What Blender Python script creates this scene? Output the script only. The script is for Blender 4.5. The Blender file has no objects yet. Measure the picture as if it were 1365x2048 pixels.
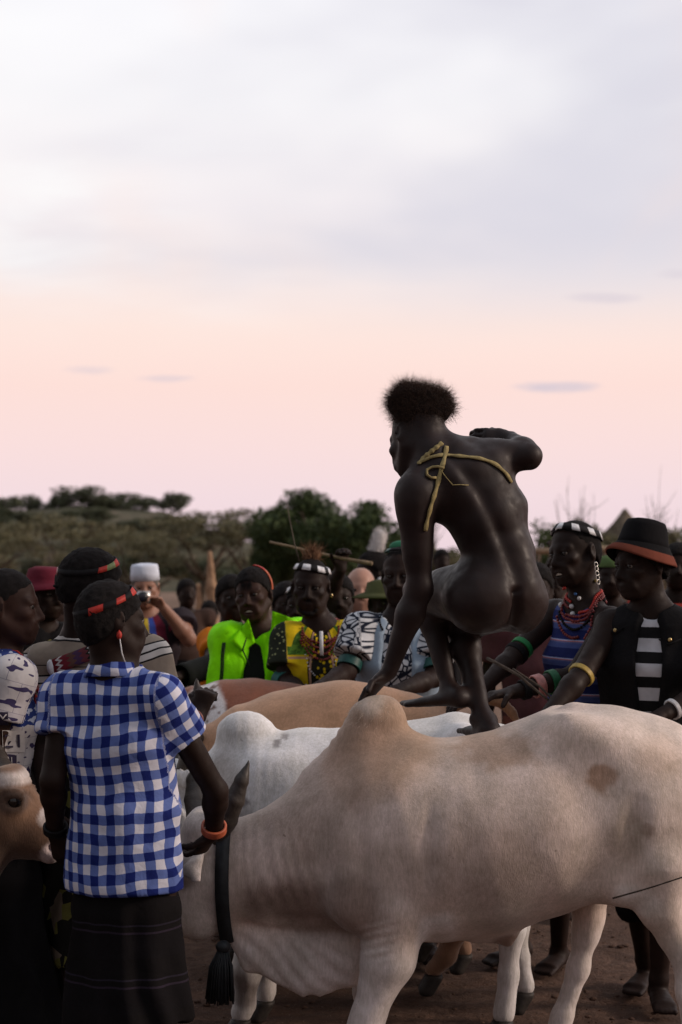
import bpy, math, random
import numpy as np
from mathutils import Vector
from mathutils.bvhtree import BVHTree

random.seed(7)
SC = bpy.context.scene
COL = SC.collection
# ------------------------------------------------------------------ camera
FOC, HZ, CAMZ = 3400.0, 1150.0, 1.6          # focal length in photo pixels, horizon row, eye height
cam_d = bpy.data.cameras.new('camera')
cam_d.sensor_fit = 'VERTICAL'
cam_d.sensor_height = 36.0
cam_d.sensor_width = 24.0
cam_d.lens = FOC / 2048.0 * 36.0
cam_d.shift_y = (HZ - 1024.0) / 2048.0
cam_d.clip_start = 0.1
cam_d.clip_end = 6000.0
cam_d.dof.use_dof = True
cam_d.dof.focus_distance = 5.3
cam_d.dof.aperture_fstop = 3.6
cam = bpy.data.objects.new('camera', cam_d)
COL.objects.link(cam)
cam.location = (0, 0, CAMZ)
cam.rotation_euler = (math.radians(90), 0, 0)
SC.camera = cam
# ------------------------------------------------------------------ dusk sky
SUN_EL, SUN_AZ = 24.0, 94.0                  # degrees; azimuth measured from straight ahead towards the right

def lin(c):
    return tuple(((x / 255.0) / 12.92 if x / 255.0 <= .04045 else ((x / 255.0 + .055) / 1.055) ** 2.4) for x in c)

world = bpy.data.worlds.new('World')
SC.world = world
world.use_nodes = True
wt = world.node_tree
wt.nodes.clear()

def wn(t, **kw):
    n = wt.nodes.new(t)
    for k, v in kw.items():
        setattr(n, k, v)
    return n

def wmath(op, a, b=None, c=None, clamp=False):
    n = wn('ShaderNodeMath', operation=op, use_clamp=clamp)
    for i, v in enumerate((a, b, c)):
        if v is None:
            continue
        if isinstance(v, (int, float)):
            n.inputs[i].default_value = v
        else:
            wt.links.new(v, n.inputs[i])
    return n.outputs[0]

def wmix(f, a, b):
    n = wn('ShaderNodeMix', data_type='RGBA')
    for i, v in ((0, f), (6, a), (7, b)):
        if isinstance(v, (int, float)):
            n.inputs[i].default_value = v
        elif isinstance(v, tuple):
            n.inputs[i].default_value = (*v, 1)
        else:
            wt.links.new(v, n.inputs[i])
    return n.outputs[2]

w_out = wn('ShaderNodeOutputWorld')
w_bg = wn('ShaderNodeBackground')
w_bg.inputs['Strength'].default_value = 1.0
wt.links.new(w_bg.outputs[0], w_out.inputs[0])
w_tc = wn('ShaderNodeTexCoord')
w_sep = wn('ShaderNodeSeparateXYZ')
wt.links.new(w_tc.outputs['Generated'], w_sep.inputs[0])
wx, wy, wz = w_sep.outputs
nish = wn('ShaderNodeTexSky', sky_type='NISHITA')
nish.sun_disc = False
nish.sun_elevation = math.radians(SUN_EL * .25)
nish.sun_rotation = math.radians(SUN_AZ)
nish.dust_density = 3.0
ns = wn('ShaderNodeVectorMath', operation='SCALE')
wt.links.new(nish.outputs[0], ns.inputs[0])
ns.inputs['Scale'].default_value = 0.12
ramp = wn('ShaderNodeValToRGB')
SKY = [(0.0, (234, 211, 219)), (.045, (242, 219, 224)), (.075, (248, 221, 220)), (.11, (252, 222, 215)),
       (.145, (254, 230, 221)), (.175, (252, 238, 234)), (.21, (249, 241, 242)), (.27, (253, 251, 252)),
       (.34, (251, 250, 254)), (.6, (240, 243, 251)), (1.0, (222, 229, 246))]
for i, (p, c) in enumerate(SKY):
    e = ramp.color_ramp.elements[i] if i < 2 else ramp.color_ramp.elements.new(p)
    e.position = p
    e.color = (*lin(c), 1)
wt.links.new(wz, ramp.inputs[0])
# thin cloud veil: noise on a horizontal sheet seen in perspective
den = wmath('ADD', wmath('MAXIMUM', wz, 0.0), 0.16)
w_cmb = wn('ShaderNodeCombineXYZ')
wt.links.new(wmath('DIVIDE', wmath('MULTIPLY', wx, -1.0), den), w_cmb.inputs[0])
wt.links.new(wmath('DIVIDE', wy, den), w_cmb.inputs[1])

def wnoise(scale, off, detail, rough=.5, sx=1.0, sy=1.0, dist=0.0, rot=-.35):
    mp = wn('ShaderNodeMapping')
    mp.inputs['Location'].default_value = off
    mp.inputs['Scale'].default_value = (sx, sy, 1)
    mp.inputs['Rotation'].default_value = (0, 0, rot)
    wt.links.new(w_cmb.outputs[0], mp.inputs[0])
    n = wn('ShaderNodeTexNoise')
    n.inputs['Scale'].default_value = scale
    n.inputs['Detail'].default_value = detail
    n.inputs['Roughness'].default_value = rough
    n.inputs['Distortion'].default_value = dist
    wt.links.new(mp.outputs[0], n.inputs['Vector'])
    return n.outputs[0]

def wramp(v, a, b):
    n = wn('ShaderNodeMapRange', interpolation_type='SMOOTHSTEP')
    wt.links.new(v, n.inputs[0])
    n.inputs[1].default_value = a
    n.inputs[2].default_value = b
    return n.outputs[0]

SKX, SKY_ = 6.4, 3.9
elev_fade = wramp(wz, .12, .2)
c1 = wmath('MULTIPLY', wramp(wnoise(.80, (SKX, SKY_, 0), 4, .52, .85, 1.0, .45, .75), .40, .66), elev_fade)
sky1 = wmix(wmath('MULTIPLY', c1, .85), ramp.outputs[0], lin((214, 212, 224)))
c2 = wmath('MULTIPLY', wramp(wnoise(1.5, (8.3, 2.2, 0), 5, .55, .7, 1.2, .4, .75), .50, .74), elev_fade)
sky2 = wmix(wmath('MULTIPLY', c2, .75), sky1, lin((252, 251, 251)))
c3 = wmath('MULTIPLY', wramp(wnoise(2.4, (1.3, 5.2, 0), 3, .5, 1.0, .35), .5, .72), wramp(wz, .06, .12))
sky3 = wmix(wmath('MULTIPLY', c3, .3), sky2, lin((252, 226, 216)))
sky4 = sky3
# five small grey cloud streaks low in the sky: (azimuth slope x/y, elevation z/y, half width, half height, strength)
tx = wmath('DIVIDE', wx, wmath('MAXIMUM', wy, .01))
tz = wmath('DIVIDE', wz, wmath('MAXIMUM', wy, .01))
wisp_n = wnoise(9.0, (0, 0, 0), 4, .6)
for (ux, uz, hw, hh, st) in ((.127, .1105, .030, .0042, .8), (-.148, .1205, .018, .0030, .4), (-.104, .1155, .020, .0026, .45),
                            (.153, .163, .026, .0042, .4), (.198, .177, .016, .0040, .35)):
    a = wmath('POWER', wmath('DIVIDE', wmath('SUBTRACT', tx, ux), hw), 2)
    b = wmath('POWER', wmath('DIVIDE', wmath('SUBTRACT', tz, uz), hh), 2)
    r = wmath('ADD', wmath('ADD', a, b), wmath('MULTIPLY', wisp_n, 1.8))
    m = wmath('MULTIPLY', wramp(r, 2.0, .7), wmath('GREATER_THAN', wy, .1))
    sky4 = wmix(wmath('MULTIPLY', m, st), sky4, lin((206, 197, 211)))
sky5 = wmix(.94, ns.outputs[0], sky4)
# after sunset the sky opposite the afterglow is the darker half
dusk = wn('ShaderNodeMapRange', interpolation_type='SMOOTHSTEP')
glow = wmath('ADD', wmath('MULTIPLY', wx, .45), wmath('MULTIPLY', wy, .89))
wt.links.new(glow, dusk.inputs[0])
for i_, v_ in ((1, -.95), (2, .6), (3, .38), (4, 1.0)):
    dusk.inputs[i_].default_value = v_
wt.links.new(sky5, w_bg.inputs['Color'])
wt.links.new(dusk.outputs[0], w_bg.inputs['Strength'])
# ------------------------------------------------------------------ the one low sun, veiled
sun_d = bpy.data.lights.new('sun', 'SUN')
sun_d.energy = 2.0
sun_d.angle = math.radians(12)
sun_d.color = (1.0, .80, .66)
sun = bpy.data.objects.new('sun', sun_d)
COL.objects.link(sun)
_a, _e = math.radians(SUN_AZ), math.radians(SUN_EL)
sdir = Vector((math.sin(_a) * math.cos(_e), math.cos(_a) * math.cos(_e), math.sin(_e)))
sun.rotation_euler = sdir.to_track_quat('Z', 'Y').to_euler()
SC.view_settings.view_transform = 'Standard'
SC.view_settings.look = 'None'
SC.view_settings.exposure = 0.1
SC.view_settings.gamma = 1.0
SC.view_settings.use_curve_mapping = False
SC.cycles.max_bounces = 5
SC.cycles.use_denoising = True
SC.cycles.caustics_reflective = False
SC.cycles.caustics_refractive = False

# ================================================================== helpers
def W(px, py, D):
    """photo pixel + distance -> point in the world"""
    return np.array(((px - 682.5) * D / FOC, D, CAMZ - (py - HZ) * D / FOC))

V = lambda *a: np.array(a, float)

def unit(v):
    v = np.asarray(v, float)
    return v / (np.linalg.norm(v) + 1e-12)

def tag(o, label=None, cat=None, group=None, kind=None):
    for k, v in (('label', label), ('category', cat), ('group', group), ('kind', kind)):
        if v:
            o[k] = v
    return o

def empty(name, loc, label=None, cat=None, group=None):
    o = bpy.data.objects.new(name, None)
    o.empty_display_size = .1
    COL.objects.link(o)
    o.location = tuple(loc)
    return tag(o, label, cat, group)

def link(name, me, mats=None, parent=None, smooth=True):
    """one mesh object; vertices are in world coordinates unless the parent is moved"""
    o = bpy.data.objects.new(name, me)
    COL.objects.link(o)
    for m in (mats if isinstance(mats, (list, tuple)) else [mats]):
        if m is not None:
            me.materials.append(m)
    if smooth and len(me.polygons):
        me.polygons.foreach_set('use_smooth', np.ones(len(me.polygons), bool))
    if parent is not None:
        o.parent = parent
        off = Vector((0, 0, 0))
        p = parent
        while p is not None:
            off += p.location
            p = p.parent
        o.location = -off
    return o

def mesh_np(name, verts, faces, cols=None, pat=None, mi=None):
    me = bpy.data.meshes.new(name)
    verts = np.asarray(verts, np.float32)
    faces = np.asarray(faces, np.int32)
    k = faces.shape[1]
    me.vertices.add(len(verts))
    me.vertices.foreach_set('co', verts.ravel())
    me.loops.add(faces.size)
    me.loops.foreach_set('vertex_index', faces.ravel())
    me.polygons.add(len(faces))
    me.polygons.foreach_set('loop_start', np.arange(0, faces.size, k, dtype=np.int32))
    if mi is not None:
        me.polygons.foreach_set('material_index', np.asarray(mi, np.int32))
    if cols is not None:
        a = me.attributes.new('Col', 'FLOAT_COLOR', 'POINT')
        c4 = np.ones((len(verts), 4), np.float32)
        c4[:, :3] = cols
        a.data.foreach_set('color', c4.ravel())
    if pat is not None:
        a = me.attributes.new('pat', 'FLOAT_VECTOR', 'POINT')
        a.data.foreach_set('vector', np.asarray(pat, np.float32).ravel())
    me.update(calc_edges=True)
    return me

# ---- value noise
_rng = np.random.default_rng(11)
_LAT = _rng.random((33, 33, 33)).astype(np.float32)
_LAT[32] = _LAT[0]; _LAT[:, 32] = _LAT[:, 0]; _LAT[:, :, 32] = _LAT[:, :, 0]

def vnoise(P, scale=1.0, seed=0.0, octaves=1):
    """smooth noise in -1..1; scale may be a triple (cells per metre)"""
    tot = 0.0
    amp, n = 1.0, 0.0
    Q = np.asarray(P, float) * np.asarray(scale, float) + seed * 7.31
    for _ in range(octaves):
        f = np.floor(Q)
        t = Q - f
        t = t * t * (3 - 2 * t)
        i = f.astype(int) % 32
        x, y, z = i[:, 0], i[:, 1], i[:, 2]
        a, b, c = t[:, 0], t[:, 1], t[:, 2]
        L = _LAT
        v = ((L[x, y, z] * (1 - a) + L[x + 1, y, z] * a) * (1 - b) + (L[x, y + 1, z] * (1 - a) + L[x + 1, y + 1, z] * a) * b) * (1 - c) + \
            ((L[x, y, z + 1] * (1 - a) + L[x + 1, y, z + 1] * a) * (1 - b) + (L[x, y + 1, z + 1] * (1 - a) + L[x + 1, y + 1, z + 1] * a) * b) * c
        tot = tot + amp * (2 * v - 1)
        n += amp
        amp *= .5
        Q = Q * 2.03 + 5.1
    return tot / n

# ---- implicit bodies: smooth unions of cones and ellipsoids, meshed with surface nets
class SDF:
    def __init__(s):
        s.ops = []

    def rc(s, a, b, r1, r2=None, k=.02, sub=False, flat=False):
        r2 = r1 if r2 is None else r2
        s.ops.append(('rc', np.array(a, float), np.array(b, float), r1, r2, k, sub, flat))
        return s

    def ch(s, pts, rad, k=.02):
        for i in range(len(pts) - 1):
            s.rc(pts[i], pts[i + 1], rad[i], rad[i + 1], k)
        return s

    def sp(s, c, r, k=.02, sub=False):
        return s.rc(c, np.array(c, float) + V(0, 0, 1e-4), r, r, k, sub)

    def el(s, c, r, ax=None, k=.02, sub=False):
        ax = np.eye(3) if ax is None else np.array([unit(v) for v in ax])
        s.ops.append(('el', np.array(c, float), np.array(r, float), ax, k, sub))
        return s

    def ec(s, a, b, ra, rb, u, k=.02, flat=(False, False), cap=.6):
        a = np.array(a, float); b = np.array(b, float)
        w = unit(b - a)
        u = unit(u - w * np.dot(u, w))
        v = np.cross(w, u)
        s.ops.append(('ec', a, b, ra, rb, u, v, w, k, flat, cap))
        return s

    def cut(s, p, n, k=0.0):
        s.ops.append(('cut', np.array(p, float), unit(n), k))
        return s

    def bounds(s):
        lo = np.full(3, 1e9); hi = -lo
        for o in s.ops:
            if o[0] == 'rc' and not o[6]:
                r = max(o[3], o[4])
                lo = np.minimum(lo, np.minimum(o[1], o[2]) - r); hi = np.maximum(hi, np.maximum(o[1], o[2]) + r)
            elif o[0] == 'el' and not o[5]:
                r = np.sqrt(((o[3] * o[2][:, None]) ** 2).sum(0))
                lo = np.minimum(lo, o[1] - r); hi = np.maximum(hi, o[1] + r)
            elif o[0] == 'ec':
                r = max(max(o[3]), max(o[4]))
                lo = np.minimum(lo, np.minimum(o[1], o[2]) - r); hi = np.maximum(hi, np.maximum(o[1], o[2]) + r)
        return lo, hi

    def grid(s, h, box=None):
        lo, hi = box if box is not None else s.bounds()
        lo = lo - 3 * h - .01; hi = hi + 3 * h + .01
        n = np.ceil((hi - lo) / h).astype(int) + 1
        ax = [(lo[i] + h * np.arange(n[i])).astype(np.float32) for i in range(3)]
        d = np.full(n, .5, np.float32)

        def sl(a, b, r):
            i0 = np.clip(np.floor((np.minimum(a, b) - r - lo) / h).astype(int), 0, n - 1)
            i1 = np.clip(np.ceil((np.maximum(a, b) + r - lo) / h).astype(int) + 1, 1, n)
            if np.any(i1 <= i0):
                return None
            return tuple(slice(i0[j], i1[j]) for j in range(3))

        def pos(q, c):
            return (ax[0][q[0]][:, None, None] - np.float32(c[0]), ax[1][q[1]][None, :, None] - np.float32(c[1]),
                    ax[2][q[2]][None, None, :] - np.float32(c[2]))

        for o in s.ops:
            if o[0] == 'cut':
                _, p, nn, k = o
                x, y, z = pos((slice(None),) * 3, p)
                e = x * nn[0] + y * nn[1] + z * nn[2]
                d = np.maximum(d, e)
                continue
            if o[0] == 'rc':
                _, a, b, r1, r2, k, sub, flat = o
                q = sl(a, b, max(r1, r2) + k + 2.5 * h)
                if q is None:
                    continue
                x, y, z = pos(q, a)
                ba = b - a
                L2 = float(ba @ ba) + 1e-12
                t = (x * ba[0] + y * ba[1] + z * ba[2]) / np.float32(L2)
                if flat:
                    over = (t - 1) * np.float32(math.sqrt(L2))
                t = np.clip(t, 0, 1)
                e = np.sqrt((x - t * ba[0]) ** 2 + (y - t * ba[1]) ** 2 + (z - t * ba[2]) ** 2) - (r1 + (r2 - r1) * t)
                if flat:
                    e = np.maximum(e, over)
            elif o[0] == 'el':
                _, c, r, A, k, sub = o
                R = np.sqrt(((A * r[:, None]) ** 2).sum(0))
                q = sl(c - R, c + R, k + 2.5 * h)
                if q is None:
                    continue
                x, y, z = pos(q, c)
                l = [x * A[i, 0] + y * A[i, 1] + z * A[i, 2] for i in range(3)]
                k0 = np.sqrt(sum((l[i] / r[i]) ** 2 for i in range(3)))
                k1 = np.sqrt(sum((l[i] / (r[i] * r[i])) ** 2 for i in range(3))) + 1e-6
                e = k0 * (k0 - 1) / k1
            else:
                _, a, b, ra, rb, u, v, w, k, flat, cap = o
                sub = False
                q = sl(a, b, max(max(ra), max(rb)) + k + 2.5 * h)
                if q is None:
                    continue
                x, y, z = pos(q, a)
                ba = b - a
                L = float(np.linalg.norm(ba)) + 1e-9
                tt = (x * w[0] + y * w[1] + z * w[2])
                t = np.clip(tt / L, 0, 1)
                ru = ra[0] + (rb[0] - ra[0]) * t
                rv = ra[1] + (rb[1] - ra[1]) * t
                qu = x * u[0] + y * u[1] + z * u[2]
                qv = x * v[0] + y * v[1] + z * v[2]
                qw = tt - t * L
                rw = np.minimum(ru, rv) * cap
                k0 = np.sqrt((qu / ru) ** 2 + (qv / rv) ** 2 + (qw / rw) ** 2)
                k1 = np.sqrt((qu / ru ** 2) ** 2 + (qv / rv ** 2) ** 2 + (qw / rw ** 2) ** 2) + 1e-6
                e = k0 * (k0 - 1) / k1
                if flat[0]:
                    e = np.maximum(e, -tt)
                if flat[1]:
                    e = np.maximum(e, tt - L)
            dd = d[q]
            if sub:
                e = -e
                hh = np.maximum(k - np.abs(dd - e), 0) / max(k, 1e-6)
                d[q] = np.maximum(dd, e) + hh * hh * k * .25
            else:
                hh = np.maximum(k - np.abs(dd - e), 0) / max(k, 1e-6)
                d[q] = np.minimum(dd, e) - hh * hh * k * .25
        return d, lo

    def build(s, h, smooth=1, box=None):
        d, lo = s.grid(h, box)
        sg = d < 0
        c = np.zeros(tuple(np.array(d.shape) - 1), np.int8)
        offs = [(i, j, k) for i in (0, 1) for j in (0, 1) for k in (0, 1)]
        nx, ny, nz = c.shape
        for (i, j, k) in offs:
            c += sg[i:i + nx, j:j + ny, k:k + nz]
        act = (c > 0) & (c < 8)
        idx = np.argwhere(act)
        vid = np.full(c.shape, -1, np.int32)
        vid[act] = np.arange(len(idx), dtype=np.int32)
        val = {o: d[idx[:, 0] + o[0], idx[:, 1] + o[1], idx[:, 2] + o[2]] for o in offs}
        acc = np.zeros((len(idx), 3)); cnt = np.zeros(len(idx))
        for o in offs:
            for axn in range(3):
                if o[axn]:
                    continue
                p = list(o); p[axn] = 1; p = tuple(p)
                v0, v1 = val[o], val[p]
                m = (v0 < 0) != (v1 < 0)
                t = np.where(m, v0 / np.where(m, v0 - v1, 1), 0)
                for a in range(3):
                    acc[:, a] += np.where(m, o[a] + (t if a == axn else 0), 0)
                cnt += m
        P = lo + (idx + acc / np.maximum(cnt, 1)[:, None]) * h
        F = []
        for axn in range(3):
            b, cc = (axn + 1) % 3, (axn + 2) % 3
            s0 = [slice(None)] * 3; s1 = [slice(None)] * 3
            s0[axn] = slice(0, -1); s1[axn] = slice(1, None)
            e0, e1 = sg[tuple(s0)], sg[tuple(s1)]
            m = e0 != e1
            ii = np.argwhere(m)
            ok = (ii[:, b] >= 1) & (ii[:, cc] >= 1) & (ii[:, b] < c.shape[b]) & (ii[:, cc] < c.shape[cc])
            ii = ii[ok]
            inside0 = e0[ii[:, 0], ii[:, 1], ii[:, 2]]
            def cell(db, dc):
                j = ii.copy(); j[:, b] += db; j[:, cc] += dc
                return vid[j[:, 0], j[:, 1], j[:, 2]]
            q = np.stack([cell(-1, -1), cell(0, -1), cell(0, 0), cell(-1, 0)], 1)
            q[~inside0] = q[~inside0][:, ::-1]
            F.append(q)
        F = np.concatenate(F)
        F = F[(F >= 0).all(1)]
        for _ in range(smooth):
            P = relax(P, F, .5)
        return P, F

def relax(P, F, f=.5):
    a = np.concatenate([F[:, 0], F[:, 1], F[:, 2], F[:, 3]])
    b = np.concatenate([F[:, 1], F[:, 2], F[:, 3], F[:, 0]])
    n = np.bincount(a, minlength=len(P)) + np.bincount(b, minlength=len(P))
    out = np.empty_like(P)
    for i in range(3):
        sm = np.bincount(a, P[b, i], len(P)) + np.bincount(b, P[a, i], len(P))
        out[:, i] = sm / np.maximum(n, 1)
    return P * (1 - f) + out * f

def normals(P, F):
    n = np.cross(P[F[:, 2]] - P[F[:, 0]], P[F[:, 3]] - P[F[:, 1]])
    N = np.zeros_like(P)
    for j in range(4):
        for i in range(3):
            N[:, i] += np.bincount(F[:, j], n[:, i], len(P))
    return N / (np.linalg.norm(N, axis=1)[:, None] + 1e-12)

def bvh_of(*pfs):
    vs, fs, o = [], [], 0
    for P, F in pfs:
        vs.append(P); fs.append(F + o); o += len(P)
    return BVHTree.FromPolygons([tuple(p) for p in np.concatenate(vs)], [tuple(int(i) for i in f) for f in np.concatenate(fs)])

def cast(bvh, px, py, off=.004):
    """where the line of sight through a photo pixel meets a surface, lifted by off"""
    d = unit(W(px, py, 5.0) - V(0, 0, CAMZ))
    h, n, i, t = bvh.ray_cast(Vector((0, 0, CAMZ)), Vector(d))
    if h is None:
        return None
    if n.dot(Vector(d)) > 0:
        n = -n
    return np.array(h + n * off)

def onto(bvh, p, off=.004):
    h, n, i, t = bvh.find_nearest(Vector(p))
    return np.array(h) + np.array(n) * off

# ---- plain mesh shapes, returned as (verts, quads)
def tube(pts, rad, seg=8, closed=False, flat=None):
    """swept tube; flat=(axis, factor) squashes the section along an axis"""
    pts = [np.array(p, float) for p in pts]
    n = len(pts)
    rad = [rad] * n if isinstance(rad, (int, float)) else list(rad)
    vs, fs = [], []
    up = None
    for i in range(n):
        if closed:
            t = unit(pts[(i + 1) % n] - pts[i - 1])
        else:
            t = unit(pts[min(i + 1, n - 1)] - pts[max(i - 1, 0)])
        if up is None:
            up = unit(np.cross(t, V(0.31, .2, .93)))
        up = unit(up - t * np.dot(up, t))
        b = np.cross(t, up)
        for j in range(seg):
            a = 2 * math.pi * j / seg
            q = (up * math.cos(a) + b * math.sin(a)) * rad[i]
            if flat is not None:
                q = q - flat[0] * np.dot(q, flat[0]) * (1 - flat[1])
            vs.append(pts[i] + q)
    m = n if closed else n - 1
    for i in range(m):
        for j in range(seg):
            a, b = i * seg + j, i * seg + (j + 1) % seg
            c, d = ((i + 1) % n) * seg + (j + 1) % seg, ((i + 1) % n) * seg + j
            fs.append((a, b, c, d))
    if not closed:
        for (i, fl) in ((0, True), (n - 1, False)):
            k = len(vs)
            vs.append(pts[i])
            for j in range(0, seg, 2):
                q = [i * seg + j, i * seg + (j + 1) % seg, i * seg + (j + 2) % seg, k]
                fs.append(tuple(q[::-1] if fl else q))
    return np.array(vs), np.array(fs, int)

def ribbon(pts, nors, width, thick=.003):
    """a flat strap following pts with normals nors"""
    vs, fs = [], []
    n = len(pts)
    for i in range(n):
        t = unit(np.array(pts[min(i + 1, n - 1)]) - np.array(pts[max(i - 1, 0)]))
        nn = unit(nors[i])
        s = unit(np.cross(t, nn)) * (width[i] if hasattr(width, '__len__') else width) * .5
        for q in (-s, s, s + nn * thick, -s + nn * thick):
            vs.append(np.array(pts[i]) + q)
    for i in range(n - 1):
        for j in range(4):
            fs.append((i * 4 + j, i * 4 + (j + 1) % 4, i * 4 + 4 + (j + 1) % 4, i * 4 + 4 + j))
    fs.append((3, 2, 1, 0)); k = (n - 1) * 4
    fs.append((k, k + 1, k + 2, k + 3))
    return np.array(vs), np.array(fs, int)

def boxv(c, half, ax=None, bev=0):
    A = np.eye(3) if ax is None else np.array([unit(a) for a in ax])
    vs = [np.array(c, float) + sum(A[i] * half[i] * s[i] for i in range(3)) for s in
          ((-1, -1, -1), (1, -1, -1), (1, 1, -1), (-1, 1, -1), (-1, -1, 1), (1, -1, 1), (1, 1, 1), (-1, 1, 1))]
    fs = [(0, 3, 2, 1), (4, 5, 6, 7), (0, 1, 5, 4), (1, 2, 6, 5), (2, 3, 7, 6), (3, 0, 4, 7)]
    return np.array(vs), np.array(fs, int)

def ballv(c, r, seg=8, rings=6, ax=None):
    r = np.array([r, r, r], float) if isinstance(r, (int, float)) else np.array(r, float)
    A = np.eye(3) if ax is None else np.array([unit(a) for a in ax])
    vs, fs = [], []
    for i in range(rings + 1):
        th = math.pi * (i + .001) / (rings + .002)
        for j in range(seg):
            ph = 2 * math.pi * j / seg
            q = V(math.sin(th) * math.cos(ph), math.sin(th) * math.sin(ph), math.cos(th)) * r
            vs.append(np.array(c, float) + q @ A)
    for i in range(rings):
        for j in range(seg):
            fs.append((i * seg + j, (i + 1) * seg + j, (i + 1) * seg + (j + 1) % seg, i * seg + (j + 1) % seg))
    return np.array(vs), np.array(fs, int)

def cat_pf(*pfs):
    vs, fs, o = [], [], 0
    for P, F in pfs:
        vs.append(P); fs.append(np.asarray(F) + o); o += len(P)
    return np.concatenate(vs), np.concatenate(fs)

def put(name, pf, mat, parent=None, smooth=True, **kw):
    return link(name, mesh_np(name, pf[0], pf[1], **kw), mat, parent, smooth)

# ---- materials
class NT:
    def __init__(s, name):
        s.m = bpy.data.materials.new(name)
        s.m.use_nodes = True
        s.t = s.m.node_tree
        s.b = s.t.nodes['Principled BSDF']

    def n(s, ty, ins=None, **kw):
        nd = s.t.nodes.new(ty)
        for k, v in kw.items():
            setattr(nd, k, v)
        for k, v in (ins or {}).items():
            s.to(v, nd.inputs[k])
        return nd

    def to(s, v, sock):
        if isinstance(v, bpy.types.NodeSocket):
            s.t.links.new(v, sock)
        elif isinstance(v, tuple) and len(v) == 3 and sock.type == 'RGBA':
            sock.default_value = (*v, 1)
        else:
            sock.default_value = v

    def math(s, op, a, b=0.0, c=0.0, clamp=False):
        return s.n('ShaderNodeMath', {0: a, 1: b, 2: c}, operation=op, use_clamp=clamp).outputs[0]

    def mix(s, f, a, b, mode='MIX'):
        return s.n('ShaderNodeMix', {0: f, 6: a, 7: b}, data_type='RGBA', blend_type=mode).outputs[2]

    def noise(s, scale, vec=None, detail=3, rough=.55, dist=0.0, out=0):
        return s.n('ShaderNodeTexNoise', {'Scale': scale, 'Detail': detail, 'Roughness': rough, 'Distortion': dist, 'Vector': vec or s.obj()}).outputs[out]

    def obj(s):
        return s.n('ShaderNodeTexCoord').outputs['Object']

    def maps(s, vec, scale=(1, 1, 1), rot=(0, 0, 0), loc=(0, 0, 0)):
        return s.n('ShaderNodeMapping', {'Vector': vec, 'Scale': scale, 'Rotation': rot, 'Location': loc}).outputs[0]

    def attr(s, name, out='Vector'):
        return s.n('ShaderNodeAttribute', attribute_name=name).outputs[out]

    def sep(s, v):
        return s.n('ShaderNodeSeparateXYZ', {0: v}).outputs

    def rng(s, v, a, b, c=0.0, d=1.0, smooth=True):
        return s.n('ShaderNodeMapRange', {0: v, 1: a, 2: b, 3: c, 4: d}, interpolation_type='SMOOTHSTEP' if smooth else 'LINEAR').outputs[0]

    def steps(s, v, stops, const=True):
        nd = s.n('ShaderNodeValToRGB', {0: v})
        nd.color_ramp.interpolation = 'CONSTANT' if const else 'LINEAR'
        for i, (p, c) in enumerate(stops):
            e = nd.color_ramp.elements[i] if i < 2 else nd.color_ramp.elements.new(p)
            e.position = p
            e.color = (*c, 1)
        return nd.outputs[0]

    def bump(s, hgt, strength=.3, dist=.004, normal=None):
        ins = {'Height': hgt, 'Strength': strength, 'Distance': dist}
        if normal is not None:
            ins['Normal'] = normal
        return s.n('ShaderNodeBump', ins).outputs[0]

    def fin(s, col, rough=.8, spec=.3, normal=None, sheen=0.0, sheen_tint=(1, 1, 1), metal=0.0, sss=0.0, trans=0.0):
        b = s.b.inputs
        s.to(col, b['Base Color'])
        s.to(rough, b['Roughness'])
        b['Specular IOR Level'].default_value = spec
        b['Metallic'].default_value = metal
        if sheen:
            b['Sheen Weight'].default_value = sheen
            b['Sheen Tint'].default_value = (*sheen_tint, 1)
        if normal is not None:
            s.t.links.new(normal, b['Normal'])
        return s.m

def plain(name, col, rough=.8, spec=.3, var=.12, vscale=25.0, bump=.25, bscale=260.0, bdist=.0015, attr=False, sheen=0.0, metal=0.0):
    t = NT(name)
    c = t.attr('Col', 'Color') if attr else col
    f = t.rng(t.noise(vscale, detail=4), .3, .7, 1 - var, 1 + var)
    k = t.n('ShaderNodeCombineXYZ', {0: f, 1: f, 2: f}).outputs[0]
    c = t.mix(1.0, c, k, 'MULTIPLY')
    nn = t.bump(t.noise(bscale, detail=2), bump, bdist)
    return t.fin(c, rough, spec, nn, sheen=sheen, metal=metal)

def fabric(name, colf, rough=.9, weave=900.0, sheen=.0, fold=.25):
    """cloth: colf(t) gives the colour socket; fine weave and small creases in the relief"""
    t = NT(name)
    c = colf(t) if callable(colf) else colf
    f = t.rng(t.noise(14.0, detail=3), .3, .7, .86, 1.12)
    k = t.n('ShaderNodeCombineXYZ', {0: f, 1: f, 2: f}).outputs[0]
    c = t.mix(1.0, c, k, 'MULTIPLY')
    n1 = t.bump(t.noise(weave, detail=1), .15, .001)
    n2 = t.bump(t.noise(22.0, detail=3, dist=.6), fold, .012, n1)
    return t.fin(c, rough, .12, n2, sheen=sheen)

def skin_mat(name, col, rough=.5, spec=.4, var=.2):
    t = NT(name)
    f = t.rng(t.noise(9.0, detail=4), .3, .7, 1 - var, 1 + var)
    k = t.n('ShaderNodeCombineXYZ', {0: f, 1: f, 2: f}).outputs[0]
    c = t.mix(1.0, col, k, 'MULTIPLY')
    r = t.rng(t.noise(30.0, detail=3), .3, .7, rough - .08, rough + .1)
    nn = t.bump(t.noise(420.0, detail=3), .18, .0012)
    return t.fin(c, r, spec, nn)

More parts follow.
